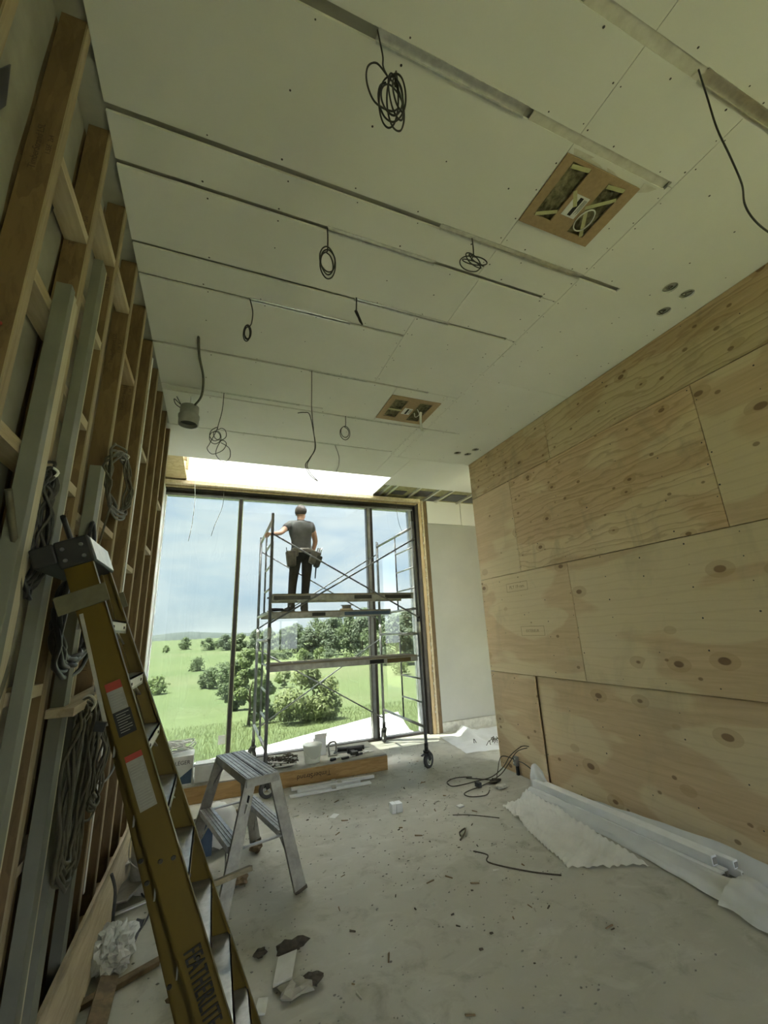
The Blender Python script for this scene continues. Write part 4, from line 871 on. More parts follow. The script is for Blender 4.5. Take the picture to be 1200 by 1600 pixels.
def hairf(u, v):
    t = 2 * PI * u; ph = v * PI * .70; d = Vector((math.cos(t), math.sin(t), 0)); front = max(0, d.dot(Vector((fd.x, fd.y, 0)).normalized())); ph *= 1 - .45 * front ** 1.5
    r = .098 + .008 * mnoise.noise(Vector((math.cos(t) * 3, math.sin(t) * 3, v * 6))); dd = Vector((math.cos(t) * math.sin(ph), math.sin(t) * math.sin(ph), math.cos(ph)))
    return hd + Vector((-.004, -.006, .022)) + Vector((dd.x * r * .98, dd.y * r * 1.06, dd.z * r * 1.12))
mb.grid(hairf, 28, 10); mb.build('hair', 'hair', man)
SJ = {'hem': ((.073, 0, .85), (.182, .135)), 'hip': ((.073, 0, .97), (.178, .13)), 'waist': ((.07, 0, 1.06), (.172, .125)), 'mid': ((.062, 0, 1.17), (.178, .128)), 'chest': ((.055, 0, 1.28), (.188, .13)), 'top': ((.052, 0, 1.385), (.12, .095)), 'neckb': ((.05, .008, 1.44), (.066, .062)),
      'shL': ((-.12, 0, 1.365), .078), 'slL': ((-.215, -.07, 1.275), .066), 'shR': ((.23, 0, 1.36), .078), 'slR': ((.272, .01, 1.235), .068)}
skin('t_shirt', SJ, [('hem', 'hip'), ('hip', 'waist'), ('waist', 'mid'), ('mid', 'chest'), ('chest', 'top'), ('top', 'neckb'), ('chest', 'shL'), ('shL', 'slL'), ('chest', 'shR'), ('shR', 'slR')], 'shirt', 2)
TJ = {'waist': ((.073, 0, 1.03), (.14, .10)), 'pelvis': ((.075, 0, .92), (.165, .12)), 'hipL': ((-.015, 0, .82), .104), 'thL': ((-.038, .005, .62), .085), 'knL': ((-.055, .02, .45), .073), 'shL': ((-.066, .01, .28), .066), 'anL': ((-.075, 0, .10), .062),
      'hipR': ((.165, 0, .82), .104), 'thR': ((.158, .005, .62), .085), 'knR': ((.15, .02, .45), .073), 'shR': ((.138, .01, .28), .066), 'anR': ((.125, 0, .10), .062)}
skin('trousers', TJ, [('waist', 'pelvis'), ('pelvis', 'hipL'), ('hipL', 'thL'), ('thL', 'knL'), ('knL', 'shL'), ('shL', 'anL'), ('pelvis', 'hipR'), ('hipR', 'thR'), ('thR', 'knR'), ('knR', 'shR'), ('shR', 'anR')], 'trousers', 2)
for (ax_, dx, dy) in ((-.075, -.075, .13), (.125, .03, .15)):
    mb = MB(); mb.smooth = True; c = Vector((PX + ax_, PY, PZ)); mb.lathe([(.052, .02), (.060, .05), (.056, .10), (.054, .17), (.050, .175)], c, n=14)
    mb.hexa([c + Vector((-.05, -.06, 0)), c + Vector((.05, -.06, 0)), c + Vector((.055 + dx, .14 + dy * .3, 0)), c + Vector((-.055 + dx, .14 + dy * .3, 0)), c + Vector((-.045, -.05, .08)), c + Vector((.045, -.05, .08)), c + Vector((.045 + dx, .12 + dy * .3, .05)), c + Vector((-.045 + dx, .12 + dy * .3, .05))])
    mb.build('boot', 'boot', man, bevel=.012)
mb = MB(); mb.lathe([(.175, -.035), (.178, 0), (.172, .035), (.160, .035), (.160, -.035), (.175, -.035)], (PX + .075, PY, PZ + .955), n=28, capa=False, capb=False)
for i, p in enumerate(mb.v): mb.v[i] = Vector((p.x, PY + (p.y - PY) * .76, p.z - .02 + .04 * (p.x - PX)))
belt = mb.build('tool_belt', 'leather_grey', man)
def pouch(cx, cz, wd, hh, tilt, mt):
    c = Vector((PX + cx, PY - .10, PZ + cz)); mb = MB(); a = Vector((math.cos(tilt), 0, math.sin(tilt))); u = Vector((-math.sin(tilt), 0, math.cos(tilt))); d = Vector((0, .075, 0))
    B = lambda s1, s2, s3, k: c + a * (s1 * wd / 2 * k) + u * (s2 * hh / 2) + d * s3
    mb.hexa([B(-1, -1, -.7, .85), B(1, -1, -.7, .85), B(1, -1, .8, .85), B(-1, -1, .8, .85), B(-1, 1, -1, 1), B(1, 1, -1, 1), B(1, 1, 1, 1), B(-1, 1, 1, 1)])
    p = mb.build('pouch', mt, belt, bevel=.018); 
    m2 = MB(); m2.hexa([B(-.9, -.8, -1.1, .85), B(.9, -.8, -1.1, .85), B(.9, -.8, -.9, .85), B(-.9, -.8, -.9, .85), B(-.9, .25, -1.3, 1), B(.9, .25, -1.3, 1), B(.9, .25, -1, 1), B(-.9, .25, -1, 1)]); 
    return p
pouch(-.105, .80, .15, .24, .08, 'leather_grey'); pouch(-.05, .90, .11, .13, .1, 'leather_grey'); pouch(.255, .82, .16, .20, -.35, 'leather_grey'); pouch(.31, .76, .10, .18, -.3, 'boot')
MB().tube([(PX + .29, PY - .08, PZ + .70), (PX + .275, PY - .08, PZ + .50)], [.012, .009], 7).build('hammer_handle', 'black_plastic', belt)
MB().tube([(PX - .17, PY - .12, PZ + .86), (PX - .185, PY - .12, PZ + .97)], .006, 6).build('pencil', 'black_plastic', belt)
for k, x in enumerate((.30, .33, .36)): MB().tube([(PX + x, PY - .1, PZ + .90), (PX + x + .02, PY - .1, PZ + .98)], .009, 6).build('tool_grip', ('leather_grey', 'scrap_wood', 'aluminium')[k], belt)

# ================================================================== yellow step ladder, folded and leaning on the stud wall
TOPc = Vector((-.50, 1.785, 2.06)); FOOT = Vector((.31, 1.785, 0.0))
lad = empty('step_ladder', FOOT); tag(lad, 'tall yellow fibreglass step ladder, folded and leaning on the stud wall', 'ladder')
up_ = (TOPc - FOOT); LL = up_.length; up_.normalize(); yy = Vector((0, 1, 0)); nn = yy.cross(up_).normalized()   # nn points to the room and up
if nn.x < 0: nn = -nn
def LP(s, y, n): return FOOT + up_ * s + yy * y + nn * n
def halfw(s): return .285 - .145 * (s / LL)
NF = .082
def rail(sgn, nm, s0, s1, na, nb, wd, ins):      # channel section, na/nb: inner edge at foot and at top
    mb = MB(); t = .006
    for (a, b, c, d) in ((0, wd, 0, t), (0, t, 0, .022), (wd - t, wd, 0, .022)):
        P = []
        for s, n0 in ((s0, na), (s1, nb)):
            w0 = halfw(s) - ins; P += [LP(s, sgn * (w0 - c), n0 + a), LP(s, sgn * (w0 - c), n0 + b), LP(s, sgn * (w0 - d), n0 + b), LP(s, sgn * (w0 - d), n0 + a)]
        mb.hexa(P)
    return mb.build(nm, 'fiberglass_yellow', lad)
fr_n = rail(-1, 'front_rail', .03, LL - .03, .0, .0, NF, 0); fr_f = rail(1, 'front_rail', .03, LL - .03, .0, .0, NF, 0)
rail(-1, 'rear_rail', .05, LL - .09, -.078, .008, .05, .026); rail(1, 'rear_rail', .05, LL - .09, -.078, .008, .05, .026)
cp = MB(); w0 = halfw(LL) + .012
def LB(s0, s1, y0, y1, n0, n1): return [LP(s0, y0, n0), LP(s0, y1, n0), LP(s0, y1, n1), LP(s0, y0, n1), LP(s1, y0, n0), LP(s1, y1, n0), LP(s1, y1, n1), LP(s1, y0, n1)]
cp.hexa(LB(LL - .085, LL + .01, -w0, w0, -.008, .09)); cp.hexa(LB(LL - .06, LL + .008, -w0, w0, -.075, -.008)); cap = cp.build('top_cap', 'black_plastic', lad, bevel=.006)
for (s_, n_) in ((LL - .02, .012), (LL - .02, .065), (LL - .06, .012), (LL - .06, .065)): MB().lathe([(.007, 0), (.005, .004)], LP(s_, -w0, n_), (0, -1, 0), 10).build('rivet', 'steel_tube', cap)
MB().hexa(LB(LL - .08, LL - .0, -w0 + .02, w0 - .02, .0902, .093)).build('cap_label', 'galvanized', cap)
sp = LL - .225
for sg in (-1, 1):
    w1 = halfw(sp) + .004; y0, y1 = (-w1 - .006, -w1) if sg < 0 else (w1, w1 + .006)
    MB().hexa(LB(sp - .005, sp + .055, y0, y1, -.045, .098)).build('spreader_plate', 'olive_plate', lad)
for k in range(10):
    s = LL - .275 - .203 * k; wI = halfw(s) - .008; c = LP(s, 0, .038)
    st = MB(); st.box(c.x - .040, c.x + .046, c.y - wI, c.y + wI, c.z - .008, c.z)
    st.box(c.x + .041, c.x + .046, c.y - wI, c.y + wI, c.z - .042, c.z); st.box(c.x - .044, c.x - .040, c.y - wI, c.y + wI, c.z - .03, c.z)
    so2 = st.build('step', 'aluminium', lad)
    MB().box(c.x + .046, c.x + .0468, c.y - wI * .8, c.y + wI * .85, c.z - .034, c.z - .006).build('step_label', 'paper_white', so2) if k < 3 else None
    for rv in (-.6, .6): MB().lathe([(.006, 0), (.004, .003)], (c.x + .0468, c.y + wI * rv, c.z - .022), (1, 0, 0), 8).build('rivet', 'dark_metal', so2)
    if s > .15:
        for sg in (-1, 1): MB().bar((c.x + .02, c.y + sg * wI * .35, c.z - .02), LP(s - .09, sg * (halfw(s - .09) - .015), .045), .012, .004).build('step_brace', 'galvanized', lad)
for k in range(4):
    s = .3 + .45 * k; w1 = halfw(s) - .034; MB().bar(LP(s, -w1, -.035 + .018 * k), LP(s, w1, -.035 + .018 * k), .02, .03, up_).build('rear_cross_bar', 'aluminium', lad)
MB().bar(LP(LL - .245, -halfw(LL - .25) - .001, .012), LP(LL - .60, -halfw(LL - .60) - .001, -.006), .006, .010, nn).build('spreader_arm', 'galvanized', lad)
MB().bar(LP(LL - .585, -halfw(LL - .59) - .008, -.03), LP(LL - .60, -halfw(LL - .60) - .008, -.006), .016, .026, up_).build('spreader_knob', 'black_plastic', lad)
for (s_, n_) in ((1.20, .03), (1.19, .062), (1.22, -.02), (1.16, -.02), (.93, .05), (.90, -.035)): MB().lathe([(.007, 0), (.005, .003)], LP(s_, -halfw(s_) - .0005 + (.026 if n_ < 0 else 0), n_), (0, -1, 0), 10).build('rivet', 'dark_metal', lad)
def sticker(s0, s1, n0, n1, mt, nm, off=.0015):
    P = []
    for s in (s0, s1):
        w0 = halfw(s); P += [LP(s, -w0 - off, n0), LP(s, -w0 - off - .0006, n0), LP(s, -w0 - off - .0006, n1), LP(s, -w0 - off, n1)]
    mb = MB(); mb.hexa(P); return mb.build(nm, mt, fr_n)
sticker(1.705, 1.73, .018, .062, 'print_red', 'label_header'); sticker(1.64, 1.705, .018, .062, 'label_paper', 'safety_label'); sticker(1.565, 1.639, .018, .066, 'print_black', 'safety_label')
sticker(1.49, 1.507, .016, .062, 'print_red', 'label_header'); sticker(1.345, 1.49, .016, .062, 'label_paper', 'safety_label')
for k in range(7): sticker(1.695 - .0082 * k, 1.698 - .0082 * k, .023, .057 - .009 * (k % 3 == 2), 'mortar_grey', 'label_line', .0022)
for k in range(8): sticker(1.630 - .0078 * k, 1.632 - .0078 * k, .025, .060 - .010 * (k % 3 == 1), 'mortar_grey', 'label_line', .0022)
for k in range(17):
    if k in (6, 7): continue
    sticker(1.48 - .008 * k, 1.483 - .008 * k, .021, .057 - .011 * (k % 4 == 1), 'mortar_grey', 'label_line', .0022)
sT = .865; dn_ = (LP(0, -halfw(0), .05) - LP(1, -halfw(1), .05)).normalized()
tx = text('FEATHERLITE', .066, 'print_black', fr_n, frame(LP(sT, -halfw(sT) - .0025, .041), dn_, nn), 'lettering', .0005, .45, bold=.0002, space=1.12)
for k in (-1, 1): text('FEATHERLITE', .066, 'print_black', fr_n, frame(LP(sT, -halfw(sT) - .0025, .041) + dn_ * .0010 * k, dn_, nn), 'lettering_edge', .0004, .45, space=1.12)
for sg in (-1, 1): MB().hexa(LB(.02, .06, sg * halfw(0) - .03, sg * halfw(0) + .03, -.0, NF)).build('foot', 'black_rubber', lad)

# ================================================================== aluminium work bench
BC = Vector((.305, 3.92, 0)); bd = Vector((-.24, .97, 0)).normalized(); bs = Vector((bd.y, -bd.x, 0))
ben = empty('work_bench', BC); tag(ben, 'low aluminium folding step bench with splayed legs', 'bench')
def BP(l, s, z): return BC + bd * l + bs * s + Vector((0, 0, z))
HT = .765
for s_ in (-.062, .062):
    mb = MB(); mb.hexa([BP(-.40, s_ - .055, HT - .02), BP(-.40, s_ + .055, HT - .02), BP(.40, s_ + .055, HT - .02), BP(.40, s_ - .055, HT - .02), BP(-.40, s_ - .055, HT), BP(-.40, s_ + .055, HT), BP(.40, s_ + .055, HT), BP(.40, s_ - .055, HT)])
    for k in range(4):
        q = s_ - .045 + .03 * k; mb.hexa([BP(-.39, q - .005, HT), BP(-.39, q + .005, HT), BP(.39, q + .005, HT), BP(.39, q - .005, HT), BP(-.39, q - .004, HT + .004), BP(-.39, q + .004, HT + .004), BP(.39, q + .004, HT + .004), BP(.39, q - .004, HT + .004)])
    mb.build('tread', 'aluminium', ben)
for s_ in (-.118, .118): MB().bar(BP(-.41, s_, HT - .028), BP(.41, s_, HT - .028), .008, .055).build('side_rail', 'aluminium_dusty', ben)
for l in (-.41, .41): MB().bar(BP(l, -.118, HT - .028), BP(l, .118, HT - .028), .008, .055).build('end_cap', 'aluminium_dusty', ben)
for l, lf in ((-.385, -.47), (.385, .47)):
    for sg in (-1, 1):
        lg = MB().bar(BP(lf, sg * .275, .0), BP(l, sg * .085, HT - .01), .030, .088, bs, .030, .078).build('leg', 'aluminium_dusty', ben, bevel=.003)
        MB().bar(BP(lf, sg * .277, .002), BP(lf - (lf - l) * .03, sg * .272, .022), .034, .092, bs).build('shoe', 'scrap_dark', lg)
        if l < 0 and sg < 0:
            f = BP(l - .055, sg * .105 , HT - .11)
            MB().bar(BP(l - .0435, sg * .106, HT - .10), BP(l - .045, sg * .115, HT - .14), .03, .003, bs).build('warning_label', 'print_black', lg); MB().bar(BP(l - .0455, sg * .118, HT - .15), BP(l - .047, sg * .132, HT - .20), .03, .003, bs).build('pictogram', 'paper_white', lg)
    brz = MB(); sA = .185; brz.bar(BP(l * 1.02 - .03 * (1 if l > 0 else -1) * -1, -.19, .36), BP(l * 1.02 + .03 * (1 if l > 0 else -1), .19, .36), .025, .010); brz.build('spreader', 'aluminium', ben)
for sg in (-1, 1):
    z = .385; sc_ = .275 - .19 * (z / HT) 
    mb = MB(); a, b = sg * (sc_ - .045), sg * (sc_ + .045)
    mb.hexa([BP(-.40, a, z - .012), BP(-.40, b, z - .012), BP(.40, b, z - .012), BP(.40, a, z - .012), BP(-.40, a, z), BP(-.40, b, z), BP(.40, b, z), BP(.40, a, z)])
    mb.bar(BP(-.40, b, z - .02), BP(.40, b, z - .02), .006, .04); mb.bar(BP(-.40, a, z - .02), BP(.40, a, z - .02), .006, .04)
    for k in range(3):
        q = a + (b - a) * (.25 + .25 * k); mb.bar(BP(-.39, q, z + .003), BP(.39, q, z + .003), .008, .005)
    mb.build('mid_step', 'aluminium', ben)
    for e_ in (-1, 1): MB().bar(BP(e_ * .20, sg * sc_, z - .02), BP(e_ * .415, sg * (sc_ + .06), .12), .018, .006, bs).build('knee_brace', 'aluminium', ben); MB().bar(BP(e_ * .22, sg * .1, HT - .04), BP(e_ * .40, sg * .135, HT - .22), .018, .006, bs).build('knee_brace', 'aluminium', ben)
# ================================================================== low timber platform by the window
pf = empty('timber_platform', (.75, 6.05, 0)); tag(pf, 'low platform with brown engineered-timber edges along the window', 'platform')
px0, px1, py0, py1, ph = -.66, 2.22, 5.665, 6.44, .165
fb = MB().box(px0, px1, py0, py0 + .04, 0, ph).build('front_board', 'strand_long', pf)
MB().box(px0, px1, py1 - .04, py1, 0, ph).build('back_board', 'strand_long', pf); MB().box(px1 - .04, px1, py0 + .041, py1 - .041, 0, ph).build('end_board', 'strand_long', pf); MB().box(px0, px0 + .04, py0 + .041, py1 - .041, 0, ph).build('end_board', 'strand_long', pf)
for a, b in ((px0, .55), (.555, px1 - .005)): MB().box(a, b, py0 + .005, py1 - .005, ph + .001, ph + .014).build('top_board', 'cement_board', pf)
text('TimberStrand', .075, 'print_brown', fb, frame((1.25, py0 - .001, ph * .52), (-1, 0, 0), (0, 0, -1)), 'mill_stamp', .0004)
PT = ph + .0145
# clear bucket
e = empty('plastic_bucket', (1.27, 5.86, PT)); tag(e, 'translucent plastic bucket standing on the low platform', 'bucket')
MB().lathe([(.095, 0), (.118, .19), (.124, .19), (.124, .205), (.112, .205), (.09, .008)], (1.27, 5.86, PT), n=28, capb=False).build('tub', 'bucket_clear', e)
MB().tube(cr([(1.15, 5.86, PT + .19), (1.18, 5.80, PT + .10), (1.27, 5.735, PT + .05), (1.36, 5.80, PT + .1), (1.39, 5.86, PT + .19)], 6), .0035, 6).build('handle', 'galvanized', e)
# clear box standing behind
e = empty('clear_box', (1.42, 6.12, PT)); tag(e, 'small pale open box standing behind the translucent bucket', 'box')
MB().box(1.35, 1.50, 6.07, 6.17, PT, PT + .20).build('body', 'film_white', e); MB().prism([(1.35, 6.07, PT + .20), (1.50, 6.07, PT + .20), (1.51, 6.04, PT + .27), (1.34, 6.04, PT + .27)], (0, .003, 0)).build('flap', 'paper_white', e)
# cables and tools
mb = MB(); rr = random.Random(12)
for k in range(5):
    P = [(.93 + rr.uniform(-.22, .18), 5.95 + rr.uniform(-.2, .2), PT + .012 + rr.uniform(0, .07)) for _ in range(12)]; mb.tube(cr(P, 6, True), .0065, 6, True)
tag(mb.build('extension_cord', 'scrap_dark'), 'tangled dark cord heaped on the platform left of the bucket', 'cord')
mb = MB()
for k in range(3):
    P = [(.90 + rr.uniform(-.24, .2), 5.95 + rr.uniform(-.2, .2), PT + .012 + rr.uniform(0, .06)) for _ in range(12)]; mb.tube(cr(P, 6, True), .008, 6, True)
tag(mb.build('extension_cord', 'cable_white'), 'pale cord mixed into the dark tangle on the platform', 'cord')
e = empty('caulking_gun', (1.80, 6.06, PT)); tag(e, 'long dark caulking gun lying rearmost on the platform', 'tool')
MB().tube([(1.66, 6.08, PT + .035), (2.02, 6.02, PT + .035)], .028, 10).build('barrel', 'black_plastic', e); MB().tube([(1.50, 6.11, PT + .035), (1.66, 6.08, PT + .035)], .006, 6).build('plunger', 'galvanized', e); MB().bar((1.64, 6.08, PT + .02), (1.60, 6.0, PT + .012), .03, .02).build('trigger', 'dark_metal', e)
MB().tube([(2.02, 6.02, PT + .035), (2.10, 6.005, PT + .03)], [.016, .005], 8).build('nozzle', 'pvc_grey', e)
e = empty('frame_clamp', (1.56, 5.96, PT)); tag(e, 'grey metal hand clamp standing beside the dark tools', 'clamp')
MB().tube(cr([(1.52, 5.96, PT + .02), (1.51, 5.96, PT + .15), (1.60, 5.96, PT + .16), (1.61, 5.96, PT + .05)], 6), .012, 7).build('bow', 'mortar_grey', e); MB().tube([(1.50, 5.96, PT + .012), (1.62, 5.96, PT + .012)], .012, 8).build('screw_spindle', 'galvanized', e)
e = empty('cordless_tool', (1.86, 5.93, PT)); tag(e, 'black power tool in the middle of the platform tools', 'tool')
MB().tube([(1.76, 5.95, PT + .045), (1.96, 5.93, PT + .045)], [.04, .03], 12).build('body', 'black_plastic', e); MB().bar((1.80, 5.95, PT + .03), (1.82, 5.83, PT + .03), .05, .045, wd2=.06).build('grip', 'black_rubber', e); MB().bar((1.81, 5.83, PT + .03), (1.82, 5.78, PT + .03), .09, .055).build('battery', 'dark_metal', e)
for i, (x, y, a, l, mt, lb) in enumerate(((1.55, 5.78, .5, .16, 'black_plastic', 'black pliers at the front edge of the platform, next to the bucket'), (1.72, 5.76, .25, .20, 'dark_metal', 'dark chisel at the front edge of the platform tools'), (1.93, 5.84, .35, .22, 'black_rubber', 'black utility knife rightmost of the dark hand tools'))):
    e = empty(('pliers', 'chisel', 'utility_knife')[i], (x, y, PT)); tag(e, lb, 'tool', 'hand tools on the platform')
    d = Vector((math.cos(a), math.sin(a), 0)); q = Vector((x, y, PT + .014))
    MB().bar(q - d * l * .5, q, .035, .026).build('handle', mt, e, bevel=.004); MB().bar(q, q + d * l * .5, .022, .012).build('blade', 'galvanized', e)
    if i == 0: MB().bar(q - d * l * .45 + Vector((0, .045, 0)), q, .03, .024).build('handle', mt, e, bevel=.004)
e = empty('putty_knife', (2.03, 5.92, PT)); tag(e, 'pale wide putty knife lying at the right end of the platform tools', 'tool')
MB().prism([(1.98, 5.98, PT + .004), (2.02, 5.99, PT + .004), (2.12, 5.88, PT + .002), (2.03, 5.86, PT + .002)], (0, 0, .004)).build('blade', 'scrap_pale', e); MB().bar((1.90, 6.03, PT + .012), (1.99, 5.985, PT + .012), .03, .02).build('handle', 'cream_edge', e, bevel=.004)
# boxes at the left end
e = empty('flooring_box', (-.31, 5.86, PT)); tag(e, 'white printed cardboard box at the left end of the platform, loose trims on top', 'box')
bx = MB().box(-.50, -.12, 5.72, 6.0, PT, PT + .30).build('carton', 'cardboard_white', e, bevel=.004)
text('LA LÉGER', .055, 'print_black', bx, frame((-.27, 5.718, PT + .23), (1, 0, 0), (0, 0, 1)), 'lettering', .0004)
MB().prism([(-.13, 5.7185, PT + .02), (-.13, 5.7185, PT + .17), (-.34, 5.7185, PT + .02)], (0, -.0008, 0)).build('print_panel', 'print_blue', bx)
mb = MB(); rr = random.Random(14)
for k in range(6):
    P = [(-.31 + rr.uniform(-.2, .19), 5.86 + rr.uniform(-.12, .12), PT + .31 + rr.uniform(0, .16)) for _ in range(8)]; mb.tube(cr(P, 6, True), .007, 6, True)
tag(mb.build('wire_tangle', 'cable_white'), 'pale tangle of wire piled on the white printed box', 'wire')
e = empty('carton', (.02, 5.85, PT)); tag(e, 'plain pale carton between the printed box and the step bench', 'box')
MB().box(-.10, .15, 5.74, 5.98, PT, PT + .17).build('body', 'cardboard_white', e, bevel=.004); MB().prism([(-.10, 5.74, PT + .17), (.15, 5.74, PT + .17), (.16, 5.68, PT + .20), (-.11, 5.68, PT + .20)], (0, 0, .003)).build('flap', 'cardboard_white', e)
e = empty('putty_tub', (.42, 5.88, PT)); tag(e, 'cream tub seen through the legs of the step bench', 'tub')
MB().lathe([(.075, 0), (.085, .15), (.09, .15), (.09, .17), (.0, .17)], (.42, 5.88, PT), n=22, capb=False).build('tub', 'cream_edge', e); MB().tube(cr([(.335, 5.88, PT + .14), (.36, 5.80, PT + .09), (.42, 5.78, PT + .06), (.48, 5.80, PT + .09), (.505, 5.88, PT + .14)], 5), .003, 5).build('handle', 'galvanized', e)
# strips on the floor before the platform
for i, (p, q, wd, ht, lb) in enumerate((((.95, 5.52, .02), (1.95, 5.46, .02), .045, .03, 'longer white trim strip on the floor before the platform'), ((1.0, 5.43, .02), (1.75, 5.40, .02), .05, .03, 'middle white trim strip on the floor before the platform'), ((.9, 5.32, .012), (1.85, 5.30, .012), .07, .018, 'flat pale strip nearest the camera before the platform'))):
    e = empty('trim_strip', ((p[0] + q[0]) / 2, (p[1] + q[1]) / 2, 0)); tag(e, lb, 'trim', 'white strips before the platform'); 
    MB().bar(p, q, wd, ht).build('strip', 'pvc_white', e, bevel=.003); MB().bar((p[0] + .5, p[1] - .03, .02), (p[0] + .51, p[1] - .028 + .06, .02), .05, ht + .012).build('tape_band', 'scrap_pale', e)

# ================================================================== right wall foot: outlet box, cables, wrapped trims
e = empty('outlet_box', (3.50, 4.68, .0)); tag(e, 'small metal outlet box with dark cables at the foot of the plywood wall', 'outlet')
MB().box(3.485, 3.529, 4.65, 4.71, .10, .20).build('box', 'box_steel', e, bevel=.003); MB().box(3.50, 3.529, 4.66, 4.69, .0, .10).build('slot', 'black_plastic', e)
for p in ((3.483, 4.665, .18), (3.483, 4.695, .13)): MB().lathe([(.008, 0), (.008, .006)], p, (-1, 0, 0), 8).build('screw', 'galvanized', e)
wire('floor_cable', [[(3.52, 4.42, .36), (3.44, 4.46, .36), (3.36, 4.58, .25), (3.30, 4.66, .12), (3.15, 4.70, .03), (2.95, 4.72, .012), (2.75, 4.70, .012), (2.62, 4.72, .012), (2.64, 4.86, .012), (2.80, 4.93, .012), (2.98, 4.86, .012)],
     [(3.52, 4.45, .34), (3.42, 4.52, .30), (3.38, 4.64, .16), (3.28, 4.68, .05), (3.10, 4.64, .012), (2.90, 4.56, .012), (2.74, 4.52, .012), (2.62, 4.46, .012), (2.64, 4.36, .012), (2.80, 4.32, .012), (2.92, 4.42, .012)],
     [(3.49, 4.67, .17), (3.36, 4.76, .20), (3.25, 4.72, .05), (3.16, 4.66, .012), (3.0, 4.78, .012), (2.9, 4.86, .012)]], .0055, 'scrap_dark', 'dark cable looped on the floor in front of the outlet box', 'cable', None)
wire('wall_cable', [[(3.50, 4.62, .16), (3.48, 4.5, .17), (3.49, 4.35, .12), (3.50, 4.22, .02), (3.45, 4.18, .008)]], .006, 'cable_tan', 'tan cable arching from the outlet box to the sheet joint', 'cable', None)
tag(MB().box(2.86, 2.91, 4.55, 4.62, .0, .05).build('cable_clip', 'black_rubber', bevel=.004), 'small dark block clipped on the looped floor cable', 'clip')
rr = random.Random(31)
STR = [((3.40, 4.10, .045), (3.44, 2.25, .045), .055, .05), ((3.33, 4.13, .04), (3.37, 2.32, .04), .05, .045), ((3.27, 4.08, .045), (3.30, 2.30, .045), .05, .05), ((3.375, 4.05, .096), (3.425, 2.28, .096), .05, .05), ((3.29, 4.12, .105), (3.335, 2.36, .105), .055, .065)]
sl = ['white trim strip in the wrapped bundle, lower layer against the plywood wall', 'white trim strip in the wrapped bundle, middle of the lower layer', 'white trim strip in the wrapped bundle, lower layer nearest the room', 'white trim strip on top of the wrapped bundle, nearer the wall', 'white trim strip on top of the wrapped bundle, nearer the room']
for (p, q, wd, ht), lb in zip(STR, sl):
    e = empty('trim_length', ((p[0] + q[0]) / 2, (p[1] + q[1]) / 2, p[2] - ht / 2)); tag(e, lb, 'trim', 'white trims in the wrapped bundle')
    MB().bar(p, q, wd, ht).build('profile', 'pvc_white', e, bevel=.004); MB().bar((q[0], q[1] - .0005, q[2]), (q[0], q[1] - .003, q[2]), wd * .7, ht * .6).build('open_end', 'mortar_grey', e)
# plastic film pulled around the bundle
mb = MB()
def filmf(u, v):
    y = 4.12 - 3.3 * u; nz = mnoise.noise(Vector((u * 14, v * 5, 2))); wd = .045 + .25 * max(0, u - .5) * 2
    P = [(3.240, .085), (3.215 - .02 * u, .075), (3.185 - .10 * u - .12 * max(0, u - .45), .055), (3.175 - .13 * u - .25 * max(0, u - .45), .012)]
    k = v * 3; i = min(2, int(k)); t = k - i; x = P[i][0] + (P[i + 1][0] - P[i][0]) * t; z = P[i][1] + (P[i + 1][1] - P[i][1]) * t
    return (x + .02 * nz, y, max(.006, z + .018 * nz * (1 - v)))
mb.grid(filmf, 70, 12)
def filmw(u, v):
    y = 4.10 - 3.1 * u; nz = mnoise.noise(Vector((u * 12, v * 4, 7))); return (3.475 - (.0 + .06 * v) * (1 - .0 * u), y, max(.01, (.02 + .15 * math.sin(min(1, u * 1.6) * PI * .5) * (1 - v) ** 1) * (1.0 - .55 * max(0, u - .6) / .4) + .02 * nz))
mb.grid(filmw, 60, 8)
def filmend(u, v):
    y = 2.18 - 1.3 * u; nz = mnoise.noise(Vector((u * 7, v * 6, 5))); return (3.02 - .16 * u + (.42 + .06 * u) * v, y, .012 + .06 * abs(nz) + .09 * math.sin(v * PI) * (1 - .7 * u))
mb.grid(filmend, 40, 24)
tag(mb.build('plastic_film', 'film_white'), 'white plastic film pulled around the long trim bundle', 'film')
mb = MB()
def foamf(u, v):
    a = Vector((2.78, 4.02, 0)); b = Vector((2.52, 2.90, 0)); c = Vector((3.06, 2.66, 0)); d = Vector((3.16, 4.10, 0))
    p = (a * (1 - u) + b * u) * (1 - v) + (d * (1 - u) + c * u) * v
    rip = .008 * math.sin((v * .4 + u) * 130); fold = .05 * max(0, 1 - abs(u - .34) * 9) * (1 - v * .5) + .06 * max(0, v - .75) * 4 * (1 - u)
    nz = mnoise.noise(Vector((u * 4, v * 4, 3)))
    return (p.x + .03 * nz * (1 if u < .6 else .4), p.y + .03 * mnoise.noise(Vector((v * 5, u * 4, 9))), .012 + rip * .8 + fold + .022 * abs(nz) * (1 + .5 * u))
mb.grid(foamf, 200, 30)
def foamup(u, v): nz = mnoise.noise(Vector((u * 5, v * 4, 6))); return (3.30 + .20 * u - .04 * v, 4.14 + .05 * math.sin(u * 5) + .05 * nz, .02 + (.05 + .20 * math.sin(u * PI) ** 1.5) * v + .02 * nz)
mb.grid(foamup, 18, 10)
tag(mb.build('foam_wrap', 'film_thin'), 'ridged translucent foam sheet spread from the bundle over the concrete', 'packing foam')
